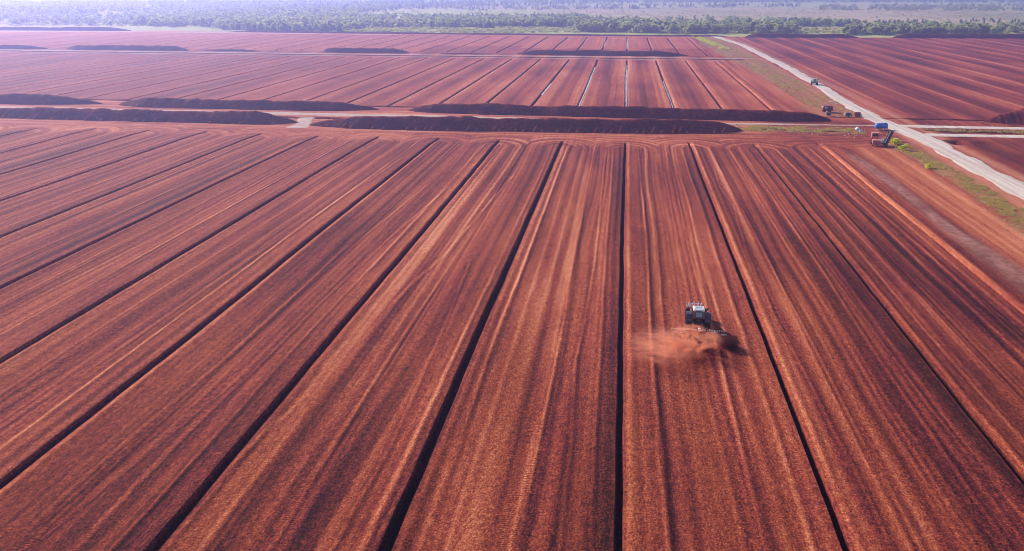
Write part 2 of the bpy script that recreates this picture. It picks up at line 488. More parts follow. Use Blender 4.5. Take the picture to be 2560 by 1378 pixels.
def field(X, Y, band):
    """heights and surface attributes of the peat ground"""
    spacing = {'near': 17.95, 'mid': 17.25, 'far': 17.05}[band]
    k, s = strips(X, Y, spacing)
    half = spacing / 2
    Z = np.zeros_like(X); tone = np.zeros_like(X)
    pale = np.zeros_like(X); green = np.zeros_like(X); tread = np.zeros_like(X)
    left = X < (58.2 if band == 'near' else 56.5)
    # ---- streaky dry/wet peat
    env = np.sin(np.clip(np.abs(s) / half, 0, 1) * math.pi / 2)
    wig = ((vn(k * 3.1 + np.sign(s), Y / 45.0, 5) - 0.5) * 1.1 + (vn(k * 1.7, Y / 16.0, 6) - 0.5) * 0.3) * env
    Xs = X + wig
    if band == 'near':
        hy = np.interp(k, HEAD_K, HEAD_Y)
        t = np.clip(Y - (hy - 10.0), 0, None) * 0.78
        r = np.sqrt(s * s + t * t)
        xk = X0 + k * spacing
        bl = np.where(r > 1e-6, (1 + s / np.maximum(r, 1e-6)) / 2, 0.5)
        bl = np.where(t > 0, sm(0.05, 0.95, bl), (s > 0).astype(float))
        def streak(sc, ys, seed):
            return vn((xk + r + wig) / sc, Y / ys, seed) * bl + vn((xk - r + wig) / sc, Y / ys, seed) * (1 - bl)
        loop = sm(0.0, 6.0, t)
    else:
        def streak(sc, ys, seed): return vn(Xs / sc, Y / ys, seed)
        loop = 0.0
    st = (streak(3.3, 150, 21) - 0.5) * 0.25 + (streak(1.25, 170, 22) - 0.5) * 0.32 + (streak(0.5, 170, 23) - 0.5) * 0.32
    st = st + (vn(Xs / 0.38, Y / 110.0, 24) - 0.5) * 0.20 * (1 - loop * 0.5)
    patch = (vn(X / 6.0 + Y / 60, Y / 26.0, 31) - 0.5) * 0.20 + (vn(X / 13.0, Y / 60.0, 32) - 0.5) * 0.18
    if band == 'near':
        tone = 0.475 + st * (1 - 0.25 * sm(40, 80, -X)) + patch * (1 - loop) * (1 - 0.5 * sm(40, 80, -X))
        tone += loop * 0.30 * (vn(r / 0.95 + 0.6 * vn(X / 3.0, Y / 3.0, 45), k, 41) - 0.42) + loop * 0.13
        hl = sm(4.0, 10.0, Y - hy)                         # the turning strip in front of the stockpiles
        tone = tone * (1 - hl) + hl * (0.68 + (vn(X / 40.0, Y / 0.8, 42) - 0.5) * 0.45 + (vn(X / 12.0, Y / 3.0, 43) - 0.5) * 0.2)
        # darker freshly turned peat behind the harrow and elsewhere
        tone -= 0.13 * sm(7.2, 8.2, X) * (1 - sm(15.2, 16.5, X)) * (1 - sm(94, 97, Y))
        tone -= 0.07 * sm(20, 24, X) * sm(0, 1, vn(X / 7, Y / 60, 48) * 1.4)
        tone += 0.02 * sm(30, 75, -X)
    elif band == 'mid':
        tone = 0.655 + st * (0.45 - 0.22 * sm(30, 120, -X)) + patch * (0.8 - 0.4 * sm(30, 120, -X)) + (0.15 - 0.07 * sm(60, 160, -X)) * np.cos(s / half * math.pi) - 0.05 - 0.10 * sm(40, 260, -X)
        tone -= 0.06 * sm(0.45, 0.7, vn(k * 2.3, Y / 55.0, 33))
    else:
        tone = 0.66 + st * 0.28 + patch * 0.4 - 0.06 * sm(60, 260, -X)
        tone -= 0.16 * (Y < 575 + 30 * vn(k, 0.0, 34)) * (X > -140)
    # ---- ditches, camber and lips
    if band == 'near':
        active = left & (Y < hy) & (k <= 3)
        wend = 1 - sm(hy - 1.5, hy - 0.2, Y)
        wid = 1.0
    elif band == 'mid':
        yh = 489.5 + (X + 220) * 0.035
        active = left & (k <= 3)
        wend = sm(281, 283.5, Y) * (1 - sm(yh, yh + 1.5, Y))
        wid = 1.15
    else:
        active = left
        wend = sm(540, 543, Y) * (1 - sm(edge_y(X) - 22, edge_y(X) - 19, Y))
        wid = 1.25
    act = active * wend
    if band == 'near':
        wid = np.interp(k, [-4, -1, 0, 1, 2, 3], [0.92, 0.86, 0.64, 0.64, 0.64, 0.62])
    prof = np.interp(np.abs(s) / wid, [0, 0.20, 0.52, 0.64], [-1.15, -1.1, -0.18, 0.0])
    depth = np.where(k == 3, 0.95, 1.0)
    Z += prof * act * depth
    Z += 0.22 * (1 - (s / half) ** 2) * np.where(left, 1, 0) * (1 - loop if band == 'near' else 1) * (wend if band != 'near' else 1)
    lip = gauss(s - 1.15, 0.42) * (0.5 + 0.8 * vn(k * 5, Y / 9.0, 51)) * act
    lip2 = gauss(s + 1.05, 0.40) * (0.2 + 0.6 * vn(k * 5 + 2, Y / 9.0, 52)) * act
    Z += 0.14 * lip + 0.05 * lip2
    tone += 0.10 * lip  # sun on the right-hand lip put into the tone
    if band == 'near':
        tone += 0.20 * act * (k >= 0) * gauss(s - wid * 0.64 - 0.36, 0.30) * (0.5 + 0.7 * vn(k * 4, Y / 14.0, 55))  # sunlit rim right of these ditches, painted as lighter tone
    tone -= act * 0.17 * gauss(s + 1.6, 1.5) * (0.2 + 1.0 * vn(k * 3.3, Y / 28.0, 53)) * (1.0 if band == 'near' else 0.2)  # damp bank, with the shade of its sunless side put into the tone
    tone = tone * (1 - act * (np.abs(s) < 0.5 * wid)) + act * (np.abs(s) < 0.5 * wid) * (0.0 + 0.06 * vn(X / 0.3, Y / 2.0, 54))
    # ---- windrow ridges and wheel marks
    if band == 'near':
        for P, hw, tn, tr in NEAR_LINES:
            o = np.argsort(P[:, 1])
            px = np.interp(Y, P[o, 1], P[o, 0]) + (vn(Y / 6.0, 0.0, int(abs(P[0, 0] * 7)) % 97) - 0.5) * 0.16
            inn = sm(P[o[0], 1] - 6, P[o[0], 1] + 1, Y) * (1 - sm(P[o[-1], 1] - 6, P[o[-1], 1] + 6, Y)) * (1 - loop)
            d = X - px
            near_ = np.abs(d) < hw * 4 + 1
            g = np.where(near_, np.exp(-(d / hw) ** 4) if tr else np.exp(-(d / (hw * 0.75 + 0.04)) ** 2), 0) * inn
            brk = 0.45 + 0.75 * vn(Y / 9.0, 1.0, int(abs(P[0, 0] * 13)) % 89)
            inn = np.where((X > 7.2) & (X < 16) & (Y < 95), inn * 0.35, inn); g = np.where((X > 7.2) & (X < 16) & (Y < 95), g * 0.35, g)
            tone += tn * 0.72 * g * brk
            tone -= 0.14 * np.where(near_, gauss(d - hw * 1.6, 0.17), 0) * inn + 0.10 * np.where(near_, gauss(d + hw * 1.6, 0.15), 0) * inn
            if tr:
                tread += g
            else:
                Z += 0.05 * g * brk
        for j in range(96):                                # finer wheel and tine lines along each strip
            kk = (j * 7) % 17 - 13
            off = 1.5 + 15 * ((j * 0.618) % 1)
            px = X0 + kk * 17.95 + off + (vn(Y / 45.0, j * 1.3, 61) - 0.5) * 1.2
            d = X - px
            g = np.where(np.abs(d) < 1.2, gauss(d, 0.19), 0) * (1 - loop) * left * sm(0.25, 0.6, vn(Y / 25.0, j * 2.1, 62))
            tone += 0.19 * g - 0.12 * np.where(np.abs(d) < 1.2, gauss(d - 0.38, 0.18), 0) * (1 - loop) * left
            Z += 0.05 * g
        Z += 0.10 * loop * (vn(r / 0.95 + 0.6 * vn(X / 3.0, Y / 3.0, 45), k, 41) - 0.5) * (1 - sm(3, 8, Y - hy))
        # spoil bank along the last ditch
        bc = 61.2 + (vn(Y / 25.0, 0.0, 71) - 0.5) * 1.4
        bw = 1.5 + 0.8 * vn(Y / 20.0, 2.0, 72) + 0.8 * sm(160, 90, Y)
        bm_ = np.exp(-((X - bc) / bw) ** 2) * (Y < 229)
        Z += 0.20 * bm_ * (0.7 + 0.5 * vn(X / 1.2, Y / 2.0, 73))
        pale += 0.62 * (1 - sm(205, 228, Y)) * sm(0.05, 0.95, bm_) * (0.5 + 0.7 * vn(X / 1.5, Y / 4.0, 74))
        # strip between the bank and the road
        rgt = sm(62.5, 64, X)
        tone = tone * (1 - rgt) + rgt * (0.67 + (vn(X / 1.6, Y / 120.0, 75) - 0.5) * 0.3 + (vn(X / 0.6, Y / 80.0, 76) - 0.5) * 0.24
                                         + (vn(X / 4.0, Y / 12.0, 77) - 0.5) * 0.1)
        # yard by the junction, criss-crossed with tracks
        yard = sm(40, 50, X) * sm(228, 236, Y) * (1 - sm(82, 84, X))
        tone = tone * (1 - yard) + yard * (0.44 + (vn(X / 30.0 , Y / 1.1, 78) - 0.5) * 0.4 + (vn(X / 3.0, Y / 3.0, 79) - 0.5) * 0.2)
        # verge beside the road
        ed = (vn(X / 2.0, Y / 4.0, 80) - 0.5) * 3.0
        vx0 = np.interp(Y, [100, 152, 170, 195, 220, 236], [74.0, 74.3, 75.2, 77.0, 76.0, 74.5])
        green += sm(vx0 - 2.2, vx0 + 0.6, X + ed) * (1 - sm(80.3, 81.6, X + ed * 0.5)) * (1 - sm(230, 238, Y + ed))
        # grassy drain between the stockpiles and the yard
        green += 0.9 * sm(34, 42, X) * (1 - sm(68, 76, X + ed)) * gauss(Y - 258.5 + ed * 0.6, 5.0)
        # the right-hand fields
        rf = sm(94.5, 96.5, X)
        lo = 0.43 + (vn(X / 5.0, Y / 60.0, 81) - 0.5) * 0.3 + (vn(X / 1.5, Y / 40.0, 82) - 0.5) * 0.2 + (vn(X / 7.0, Y / 9.0, 83) - 0.5) * 0.2
        lo -= 0.15 * gauss(X - 104 + (Y - 200) * 0.06, 4.0)
        tone = tone * (1 - rf) + rf * lo
        green += 0.55 * gauss(X - 94.2, 0.8) * (vn(X / 1.0, Y / 3.0, 84) > 0.35)
        green += 0.6 * sm(93, 96, X) * gauss(Y - 263.5, 2.6)
        for (a, b, yc, hw, dp, sd_) in ((-260, 33, 257.0, 1.7, 1.5, 3), (34, 72, 257.3, 1.3, 1.0, 4), (93.2, 330, 263.6, 2.7, 2.2, 5), (-260, -112, 257.0, 1.0, 0.8, 6)):
            z, wt = trench(X, Y, a, b, yc, hw, dp, sd_)
            Z += z; tone -= 0.35 * wt
        pit = np.exp(-(((X - 95.0) / 2.4) ** 2) ** 2) * np.exp(-(((Y - 243.0) / 3.2) ** 2) ** 2)
        Z -= 1.8 * pit; tone -= 0.35 * pit
        Z += 0.5 * gauss(X - 100.5, 2.6) * gauss(Y - 243, 3.2)
    else:
        # green belt west of the gravel road
        vx0 = np.interp(Y, [285, 302, 377, 485, 574, 750], [69.0, 66.5, 67.5, 65.5, 61.3, 57.8])
        ed = (vn(X / 4.0, Y / 14.0, 90) - 0.5) * 6.0
        gb = sm(vx0 - 2, vx0 + 2, X + ed) * (1 - sm(81.5, 83, X + ed * 0.2))
        green += gb * (0.55 + 0.45 * sm(300, 420, Y)) * (1 - 0.9 * sm(514, 520, Y) * (1 - sm(526, 532, Y)))
        tone = np.where(X > 56, 0.58 + (vn(X / 1.2, Y / 70.0, 91) - 0.5) * 0.35 + (vn(X / 5.0, Y / 40.0, 92) - 0.5) * 0.2, tone)
        # the big right-hand field, banded by the harrowing
        ph = (X - 97) / 16.5 + (vn(Y / 90.0, 0.0, 93) - 0.5) * 0.35
        fr = ph - np.floor(ph)
        b_ = 0.36 + 0.22 * np.abs(fr * 2 - 1) + 0.30 * gauss(fr - 0.12, 0.05) * (0.3 + vn(np.floor(ph), Y / 60.0, 94)) \
            + (vn(X / 1.4, Y / 90.0, 95) - 0.5) * 0.20 + (vn(X / 9.0, Y / 50.0, 96) - 0.5) * 0.26
        rf = sm(93.5, 96.0, X)
        tone = tone * (1 - rf) + rf * (b_ - 0.05)
        Z += rf * 0.25 * np.abs(fr * 2 - 1)
        green += 0.5 * gauss(X - 93.6, 1.0) * (vn(X / 1.0, Y / 6.0, 84) > 0.4)
        if band == 'mid':
            z, wt = trench(X, Y, -640, 74, lambda x: 503.5 + (x + 220) * 0.038 + (vn(x / 50.0, 0.0, 97) - 0.5) * 3, 2.6, 1.7, 7)
            Z += z; tone -= 0.35 * wt
        if band == 'far':
            yel = sm(57, 61, X + ed) * (1 - sm(67, 72, X + ed)) * sm(590, 640, Y)
            green += 0.5 * yel
            dust = sm(-250, -420, X) * sm(600, 700, Y)
            tone += 0.14 * dust  # far left corner paled in the tone for a hazy look
    Z += (vn(X / 2.2, Y / 2.2, 99) - 0.5) * 0.05
    # kept level under the roads
    pale += 0.55 * (gauss(X - 82.6, 1.3) + gauss(X - 92.9, 1.3)) * (0.3 + 0.9 * vn(X / 1.5, Y / 5.0, 98)) * (Y > 100) * (Y < 740)
    lev = sm(79.5, 81.5, X) * (1 - sm(92.8, 94.5, X))
    Z *= (1 - lev)
    return Z, np.clip(tone, 0, 1), np.clip(pale, 0, 1), np.clip(green, 0, 1), np.clip(tread, 0, 1)

def columns(segs, spacing, lo, hi, wid, near=False):
    c = []
    for a, b, d in segs: c.append(np.arange(a, b, d))
    c.append([segs[-1][1]])
    for k in range(int((lo - X0) / spacing), int((hi - X0) / spacing) + 1):
        c.append(X0 + k * spacing + np.array([-0.70, -0.64, -0.52, -0.36, -0.20, 0.20, 0.36, 0.52, 0.64, 0.70]) * (np.interp(k, [-4, -1, 0, 1, 2, 3], [0.92, 0.86, 0.64, 0.64, 0.64, 0.62]) if near else wid))
    c = np.unique(np.concatenate([np.asarray(x, float) for x in c]))
    return c[np.concatenate([[True], np.diff(c) > 0.03])]

def band_mesh(band, cx, ry, warp=False):
    X, Y = np.meshgrid(cx, ry)
    if warp:
        t = (Y - ry[0]) / (ry[-1] - ry[0])
        Y = ry[0] + t * (edge_y(X) - ry[0])
    Z, tone, pale, green, tread = field(X, Y, band)
    k, s = strips(X, Y, {'near': 17.95, 'mid': 17.25, 'far': 17.05}[band])
    wob = (vn(Y / 45.0, k * 1.37, 101) - 0.5) * 0.42 + (vn(Y / 5.0, k * 2.11, 102) - 0.5) * 0.10
    Xw = X + wob * (1 - np.clip(np.abs(s) / 8.0, 0, 1)) * (X < 58)
    # skirt so that neighbouring sheets close
    def pad(A, dz=0.0):
        B = np.pad(A, 1, mode='edge')
        if dz:
            B[0] -= dz; B[-1] -= dz; B[1:-1, 0] -= dz; B[1:-1, -1] -= dz
        return B
    Xp, Yp, Zp = pad(Xw), pad(Y), pad(Z, 0.6)
    Xp[:, 0] -= 0.02; Xp[:, -1] += 0.02; Yp[0] -= 0.02; Yp[-1] += 0.02
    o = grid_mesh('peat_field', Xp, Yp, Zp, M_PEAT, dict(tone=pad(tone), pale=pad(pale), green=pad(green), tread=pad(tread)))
    return tag(o, kind='structure')

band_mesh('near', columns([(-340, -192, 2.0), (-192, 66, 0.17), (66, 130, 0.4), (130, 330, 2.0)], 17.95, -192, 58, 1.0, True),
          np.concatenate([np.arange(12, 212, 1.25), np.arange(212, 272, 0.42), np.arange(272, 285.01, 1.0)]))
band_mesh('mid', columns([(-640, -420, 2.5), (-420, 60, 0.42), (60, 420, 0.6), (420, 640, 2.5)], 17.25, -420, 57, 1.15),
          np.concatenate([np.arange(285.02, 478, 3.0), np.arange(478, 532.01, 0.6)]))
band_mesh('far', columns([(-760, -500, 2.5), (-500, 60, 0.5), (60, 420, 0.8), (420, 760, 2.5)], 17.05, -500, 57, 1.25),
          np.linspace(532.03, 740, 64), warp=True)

# the bog beyond, and one deep sheet that carries everything to the horizon
bx = np.concatenate([np.linspace(-6000, -900, 40), np.linspace(-880, 880, 160), np.linspace(900, 6000, 40)])
tt = np.linspace(0, 1, 110) ** 2.2
BX, BT = np.meshgrid(bx, tt)
BY = edge_y(BX) + BT * (9000 - edge_y(BX))
BZ = (vn(BX / 60, BY / 60, 111) - 0.5) * 0.5 * sm(0, 0.004, BT)
BX = np.vstack([BX[:1], BX]); BY = np.vstack([BY[:1] - 0.03, BY]); BZ = np.vstack([BZ[:1] - 0.8, BZ])
bgreen = 0.85 * (1 - sm(20, 170, BY - edge_y(BX) + 60 * (vn(BX / 50, BY / 50, 113) - 0.5))) * sm(-330, -250, BX)
bgreen = np.maximum(bgreen, 0.8 * sm(-90, -180, BX) * sm(-620, -520, BX) * sm(6, 40, BY - edge_y(BX)) * (1 - sm(700, 1000, BY - edge_y(BX))))
bgreen = np.maximum(bgreen, 0.7 * sm(1700, 2100, BY))
tag(grid_mesh('bog', BX, BY, BZ, M_BOG, dict(green=bgreen)), kind='structure')
gx, gy = np.meshgrid(np.linspace(-9000, 9000, 40), np.linspace(-3000, 12000, 40))
tag(grid_mesh('ground', gx, gy, np.full_like(gx, -4.0), M_BOG), kind='structure')

# ------------------------------------------------------------------ roads
def ribbon(name, pts, widths, mat, z=0.04, seed=0, step=1.5, ragged=0.5):
    pts = np.asarray(pts, float)
    seg = np.r_[0, np.cumsum(np.hypot(*np.diff(pts, axis=0).T))]
    u = np.arange(0, seg[-1] + step, step)
    cx = np.interp(u, seg, pts[:, 0]); cy = np.interp(u, seg, pts[:, 1])
    wd = np.interp(u, seg, np.broadcast_to(widths, (len(pts),)) if np.ndim(widths) == 0 else widths)
    tx = np.gradient(cx); ty = np.gradient(cy); ln = np.hypot(tx, ty)
    nx, ny = ty / ln, -tx / ln
    nv = 9
    v = np.linspace(-1, 1, nv)[None, :]
    el = wd / 2 + (vn(u / 7, 0.0, seed) - 0.5) * ragged * 2 + (vn(u / 2, 5.0, seed) - 0.5) * ragged
    er = wd / 2 + (vn(u / 7, 9.0, seed) - 0.5) * ragged * 2 + (vn(u / 2, 14.0, seed) - 0.5) * ragged
    off = np.where(v < 0, v * el[:, None], v * er[:, None])
    X = cx[:, None] + nx[:, None] * off; Y = cy[:, None] + ny[:, None] * off
    Z = z + 0.07 * (1 - v ** 2) + 0 * X
    Z[:, 0] = -0.12; Z[:, -1] = -0.12
    return tag(grid_mesh(name, X, Y, Z, mat), kind='structure')
ribbon('road', [(87.6, 120), (87.6, 205), (88.0, 232), (88.2, 250), (86.6, 268), (84.6, 285), (85.2, 326), (87.4, 384), (88.9, 455), (89.0, 540), (88.2, 655), (78.8, 757)],
       [8.4, 8.2, 7.6, 8.5, 8.0, 7.0, 6.6, 6.2, 6.6, 6.4, 6.2, 9.0], M_ROAD, 0.07, 3, ragged=0.65)
ribbon('side_road', [(84.5, 271.2), (90, 270.6), (99, 270.2), (127, 271.4), (330, 276)], [3.0, 5.5, 5.8, 5.6, 5.6], M_ROAD, 0.034, 4)
ribbon('side_road', [(87, 253.5), (93, 254.4), (120, 255.8), (330, 262.5)], [5, 5.6, 6.0, 6.0], M_ROAD, 0.030, 5)
ribbon('dirt_track', [(-330, 261), (-222, 262.3), (-147, 263.3), (-110, 264.3), (-80, 265.8), (40, 266.6), (68, 268.5), (82, 270)], [5, 5, 5.5, 7, 6.0, 4.0, 3.0, 3.0], M_TRACK, 0.03, 6)
ribbon('dirt_track', [(-104, 257), (-101, 246), (-100, 236)], [4.5, 6.0, 7.5], M_TRACK, 0.022, 7, ragged=1.0)
rl = lambda x: 503.5 + (x + 220) * 0.038
ribbon('dirt_track', [(x, rl(x) + 7.5) for x in (-640, -400, -220, -100, 0, 60, 84)], [4.5, 4.5, 4.5, 4.5, 4.5, 4, 3], M_TRACK, 0.03, 8, step=3)
ribbon('dirt_track', [(x, rl(x) - 6.5) for x in (-640, -400, -220, -100, 0, 60)], [2.4] * 6, M_TRACK, 0.03, 9, step=3)
ribbon('dirt_track', [(x, float(edge_y(x)) - 13) for x in (-600, -470, -376, -278, -200)], [9, 9, 8, 8, 4], M_TRACK, 0.03, 10, step=4)

# water standing in the middle ditches
def water(k, spacing, y0, y1, wid, seed):
    y = np.arange(y0, y1, 2.0)
    wob = (vn(y / 45.0, k * 1.37, 101) - 0.5) * 0.42 + (vn(y / 5.0, k * 2.11, 102) - 0.5) * 0.10
    cx = X0 + k * spacing + wob
    hw = wid * (0.55 + 0.75 * vn(y / 8.0, 0.0, seed))
    X = np.stack([cx - hw, cx + hw], 1); Y = np.stack([y, y], 1)
    tag(grid_mesh('ditch_water', X, Y, np.full_like(X, -0.33 if spacing > 17.1 else -0.33), M_WATER), kind='structure')
water(0, 17.25, 288, 470, 0.32, 1)
water(-1, 17.25, 292, 455, 0.32, 2)
water(-2, 17.25, 330, 375, 0.26, 3)
water(1, 17.25, 285, 395, 0.18, 4)
water(0, 17.05, 600, 715, 0.40, 5)
water(-1, 17.05, 610, 690, 0.35, 6)
water(-2, 17.05, 680, 715, 0.3, 7)

# ------------------------------------------------------------------ stockpiles
def pile(foot, h, w_, label, ends=(11, 11), spurs=0, seed=0, name='peat_stockpile', group='long peat stockpiles', du=0.25, lump=1.0, groove=0.0, cat='stockpile'):
    P = np.asarray(foot, float)
    seg = np.r_[0, np.cumsum(np.hypot(*np.diff(P, axis=0).T))]
    L = seg[-1]
    u = np.linspace(0, L, int(L / du) + 2)
    fx = np.interp(u, seg, P[:, 0]); fy = np.interp(u, seg, P[:, 1])
    if len(P) > 2:
        ker = np.ones(25) / 25
        fy = np.convolve(np.pad(fy, 12, mode='edge'), ker, 'valid')
    tp = np.minimum(np.sqrt(np.clip(u / ends[0], 0, 1)) ** 1.3, np.sqrt(np.clip((L - u) / ends[1], 0, 1)) ** 1.3)
    tp = np.clip(tp, 0.02, 1) * (0.88 + 0.22 * vn(u / 16.0, 0.0, seed) + 0.14 * (vn(u / 7.0, 3.0, seed) - 0.5))
    nv = 41
    v = np.linspace(-1.25, 1.25, nv)
    U, V = np.meshgrid(u, v, indexing='ij')
    T = tp[:, None]
    prof = 1.06 - np.sqrt(V ** 2 + 0.012)
    h = h * 0.92
    Z = h * T * np.clip(prof, -0.2, 1)
    fade = np.clip(prof * 4, 0, 1)
    nz = (vn(U / 2.4, V * w_ / 2.4, seed + 1) - 0.5) * 0.36 + (vn(U / 0.9, V * w_ / 0.9, seed + 2) - 0.5) * 0.16
    Z = Z + nz * lump * fade * T
    if groove: Z += groove * (vn(U / 0.8, 0.3 * V, seed + 5) - 0.5) * fade * T
    dry = 0.30 + 0.16 * np.exp(-(V / 0.22) ** 2) + 0.14 * (vn(U / 5.0, V * 2, seed + 8) - 0.5)  # crest paler: dry peat plus a sunlit rim painted in
    if spurs:
        n = int(L / spurs)
        for i in range(n):
            uc = (i + 0.5 + 0.5 * (random.random() - 0.5)) * spurs
            if random.random() < 0.42 or uc < 4 or uc > L - 4: continue
            hh = 0.35 + 0.4 * random.random() ** 2
            reach = 0.16 + 0.36 * random.random() ** 3
            skew = 1.8
            vv = -1.10 + reach * 0.5
            g = np.exp(-((U - uc + (V + 1.1) * -skew) / 0.30) ** 2) * np.exp(-((V - vv) / (reach * 0.7)) ** 2)
            Z += hh * g
            dry = dry + 0.50 * g  # spilled dry fines, brightened further to look sunlit
    Z = np.where(np.abs(V) > 1.2, -0.15, Z)
    # foot line runs along the near side: centre lies w_ behind it
    X = fx[:, None] + 0 * V
    Y = fy[:, None] + w_ + V * w_ * T
    o = grid_mesh(name, X, Y, Z, M_PILE, dict(tone=np.clip(dry, 0, 1)))
    return tag(o, label, cat, group)

pile([(-262, 238), (-202, 239.5), (-147, 240.4), (-103, 241.5)], 3.7, 4.7, 'long peat stockpile at the left of the front row, left of the gap', (9, 14), 2.9, 3)
pile([(-98, 237.5), (-67, 238.0), (-30, 240.6), (6, 243.6), (37, 248.0)], 4.0, 4.9, 'longest front-row peat stockpile, spanning the middle behind the near field', (18, 10), 2.6, 7)
pile([(-262, 268), (-191, 271.5)], 3.7, 4.6, 'back-row peat stockpile cut off by the left edge of the picture', (8, 22), 0, 11)
pile([(-184, 270.5), (-147, 270.5), (-117, 271), (-86, 274)], 3.2, 4.3, 'middle back-row peat stockpile, left of the sandy gap between mounds', (10, 16), 0, 15)
pile([(-75, 273), (0, 273), (69, 273.5)], 3.5, 4.5, 'back-row peat stockpile ending in a pointed mound beside the parked wagon', (9, 9), 0, 19, lump=0.8)
pile([(-470, 507), (-391, 513)], 3.0, 4.0, 'far-row peat stockpile cut off by the left edge of the picture', (8, 16), 0, 23, du=1.0)
pile([(-379, 513), (-337, 515), (-291, 517)], 3.4, 4.2, 'long far-row peat stockpile with rounded ends at the left', (9, 9), 0, 27, du=1.0)
pile([(-281, 517), (-240, 519)], 1.6, 3.0, 'lowest and smallest peat heap in the far row', (12, 14), 0, 31, du=1.0)
pile([(-199, 521), (-170, 522), (-140, 523)], 3.3, 4.2, 'short flat-topped peat stockpile standing alone in the far row', (4, 10), 0, 35, du=1.0)
pile([(-120, 523), (-84, 525)], 0.9, 2.0, 'low scraped peat ridge right of the flat-topped far stockpile', (6, 10), 0, 37, du=1.0)
pile([(-70, 526), (-10, 528), (41, 531)], 3.6, 4.4, 'far-row peat stockpile left of the gravel road, tapering to the right', (14, 22), 0, 39, du=1.0)
pile([(103, 744), (150, 750), (202, 756)], 3.8, 4.6, 'dark peat stockpile at the far edge right beside the gravel road', (10, 16), 0, 43, du=1.2)
pile([(231, 760), (344, 777), (430, 784)], 4.0, 4.8, 'dark peat stockpile at the far edge running out of the right side', (12, 8), 0, 47, du=1.2)
pile([(118.5, 277), (150, 281)], 5.0, 6.5, 'grooved reddish peat stockpile end at the right edge of the picture', (14, 6), 0, 51, groove=0.9)
pile([(-640, 716), (-560, 726), (-470, 737)], 3.6, 4.4, 'hazy peat bank at the far left below the scrubby bog', (6, 20), 0, 55, du=1.2, group='peat banks along the far edge')
pile([(-372, 739.5), (-278, 738), (-95, 743.5), (0, 745.5), (90, 756)], 1.5, 2.2, 'thin dark peat bank closing the far end of the fields', (30, 14), 0, 59, du=1.2, lump=0.5, group='peat banks along the far edge')

# ------------------------------------------------------------------ vegetation
def leaf_cloud(n, shape, size, rs):
    """n triangles spread through a crown volume; shape(r) -> points, returns (co, tris)"""
    c = shape(n, rs)
    d = rs.normal(size=(n, 3, 3))
    d -= d.mean(1, keepdims=True)
    d *= size[0] + (size[1] - size[0]) * rs.random((n, 1, 1))
    co = (c[:, None, :] + d * 0.75).reshape(-1, 3)
    return co, np.arange(n * 3).reshape(-1, 3)

def crown_birch(n, rs, h=8.5, r=3.0):
    lob = rs.normal(size=(6, 3)) * np.array([r * 0.5, r * 0.5, h * 0.17]) + np.array([0, 0, h * 0.62])
    i = rs.integers(0, 6, n)
    p = rs.normal(size=(n, 3)); p /= np.linalg.norm(p, axis=1, keepdims=True)
    p *= (rs.random((n, 1)) ** 0.45) * np.array([r * 0.62, r * 0.62, h * 0.22])
    p = lob[i] + p
    p[:, 2] = np.clip(p[:, 2] - 0.12 * (p[:, 0] ** 2 + p[:, 1] ** 2), h * 0.14, h)
    return p

def crown_conifer(n, rs, h=8.5, r=2.7):
    t = rs.random(n) ** 0.75
    z = h * (0.08 + 0.92 * (1 - t))
    lay = 0.78 + 0.3 * np.cos(z * 5.2)
    rad = (r * t + 0.12) * lay * np.sqrt(rs.random(n)) ** 0.6
    a = rs.random(n) * 2 * math.pi
    return np.stack([rad * np.cos(a), rad * np.sin(a), z - rad * 0.22], 1)

def crown_bush(n, rs, h=2.8, r=2.0):
    lob = rs.normal(size=(4, 3)) * np.array([r * 0.55, r * 0.55, h * 0.14]) + np.array([0, 0, h * 0.48])
    i = rs.integers(0, 4, n)
    p = rs.normal(size=(n, 3)); p /= np.linalg.norm(p, axis=1, keepdims=True)
    p *= (rs.random((n, 1)) ** 0.4) * np.array([r * 0.6, r * 0.6, h * 0.36])
    p = lob[i] + p
    p[:, 2] = np.clip(p[:, 2], 0.12, h)
    return p

def trunk_tris(h, r, rs, limbs=4):
    co = []; tr = []
    def seg(a, b, ra, rb):
        a = np.array(a); b = np.array(b); n0 = len(co)
        z = (b - a) / np.linalg.norm(b - a); x = np.cross(z, [0.3, 0.8, 0.5]); x /= np.linalg.norm(x); y = np.cross(z, x)
        for p, rr in ((a, ra), (b, rb)):
            for i in range(5):
                t = 2 * math.pi * i / 5
                co.append(p + (x * math.cos(t) + y * math.sin(t)) * rr)
        for i in range(5):
            j = (i + 1) % 5
            tr.append((n0 + i, n0 + j, n0 + 5 + j)); tr.append((n0 + i, n0 + 5 + j, n0 + 5 + i))
    b1 = rs.normal(size=2) * 0.25
    mid = (b1[0], b1[1], h * 0.45)
    seg((0, 0, -0.2), mid, r, r * 0.65)
    seg(mid, (b1[0] * 0.5, b1[1] * 1.4, h * 0.9), r * 0.65, r * 0.2)
    for i in range(limbs):
        z = h * (0.35 + 0.45 * rs.random()); a = rs.random() * 6.28; l = h * 0.16
        seg((b1[0], b1[1], z), (b1[0] + l * math.cos(a), b1[1] + l * math.sin(a), z + l * 0.7), r * 0.4, r * 0.12)
    return np.array(co), np.array(tr)

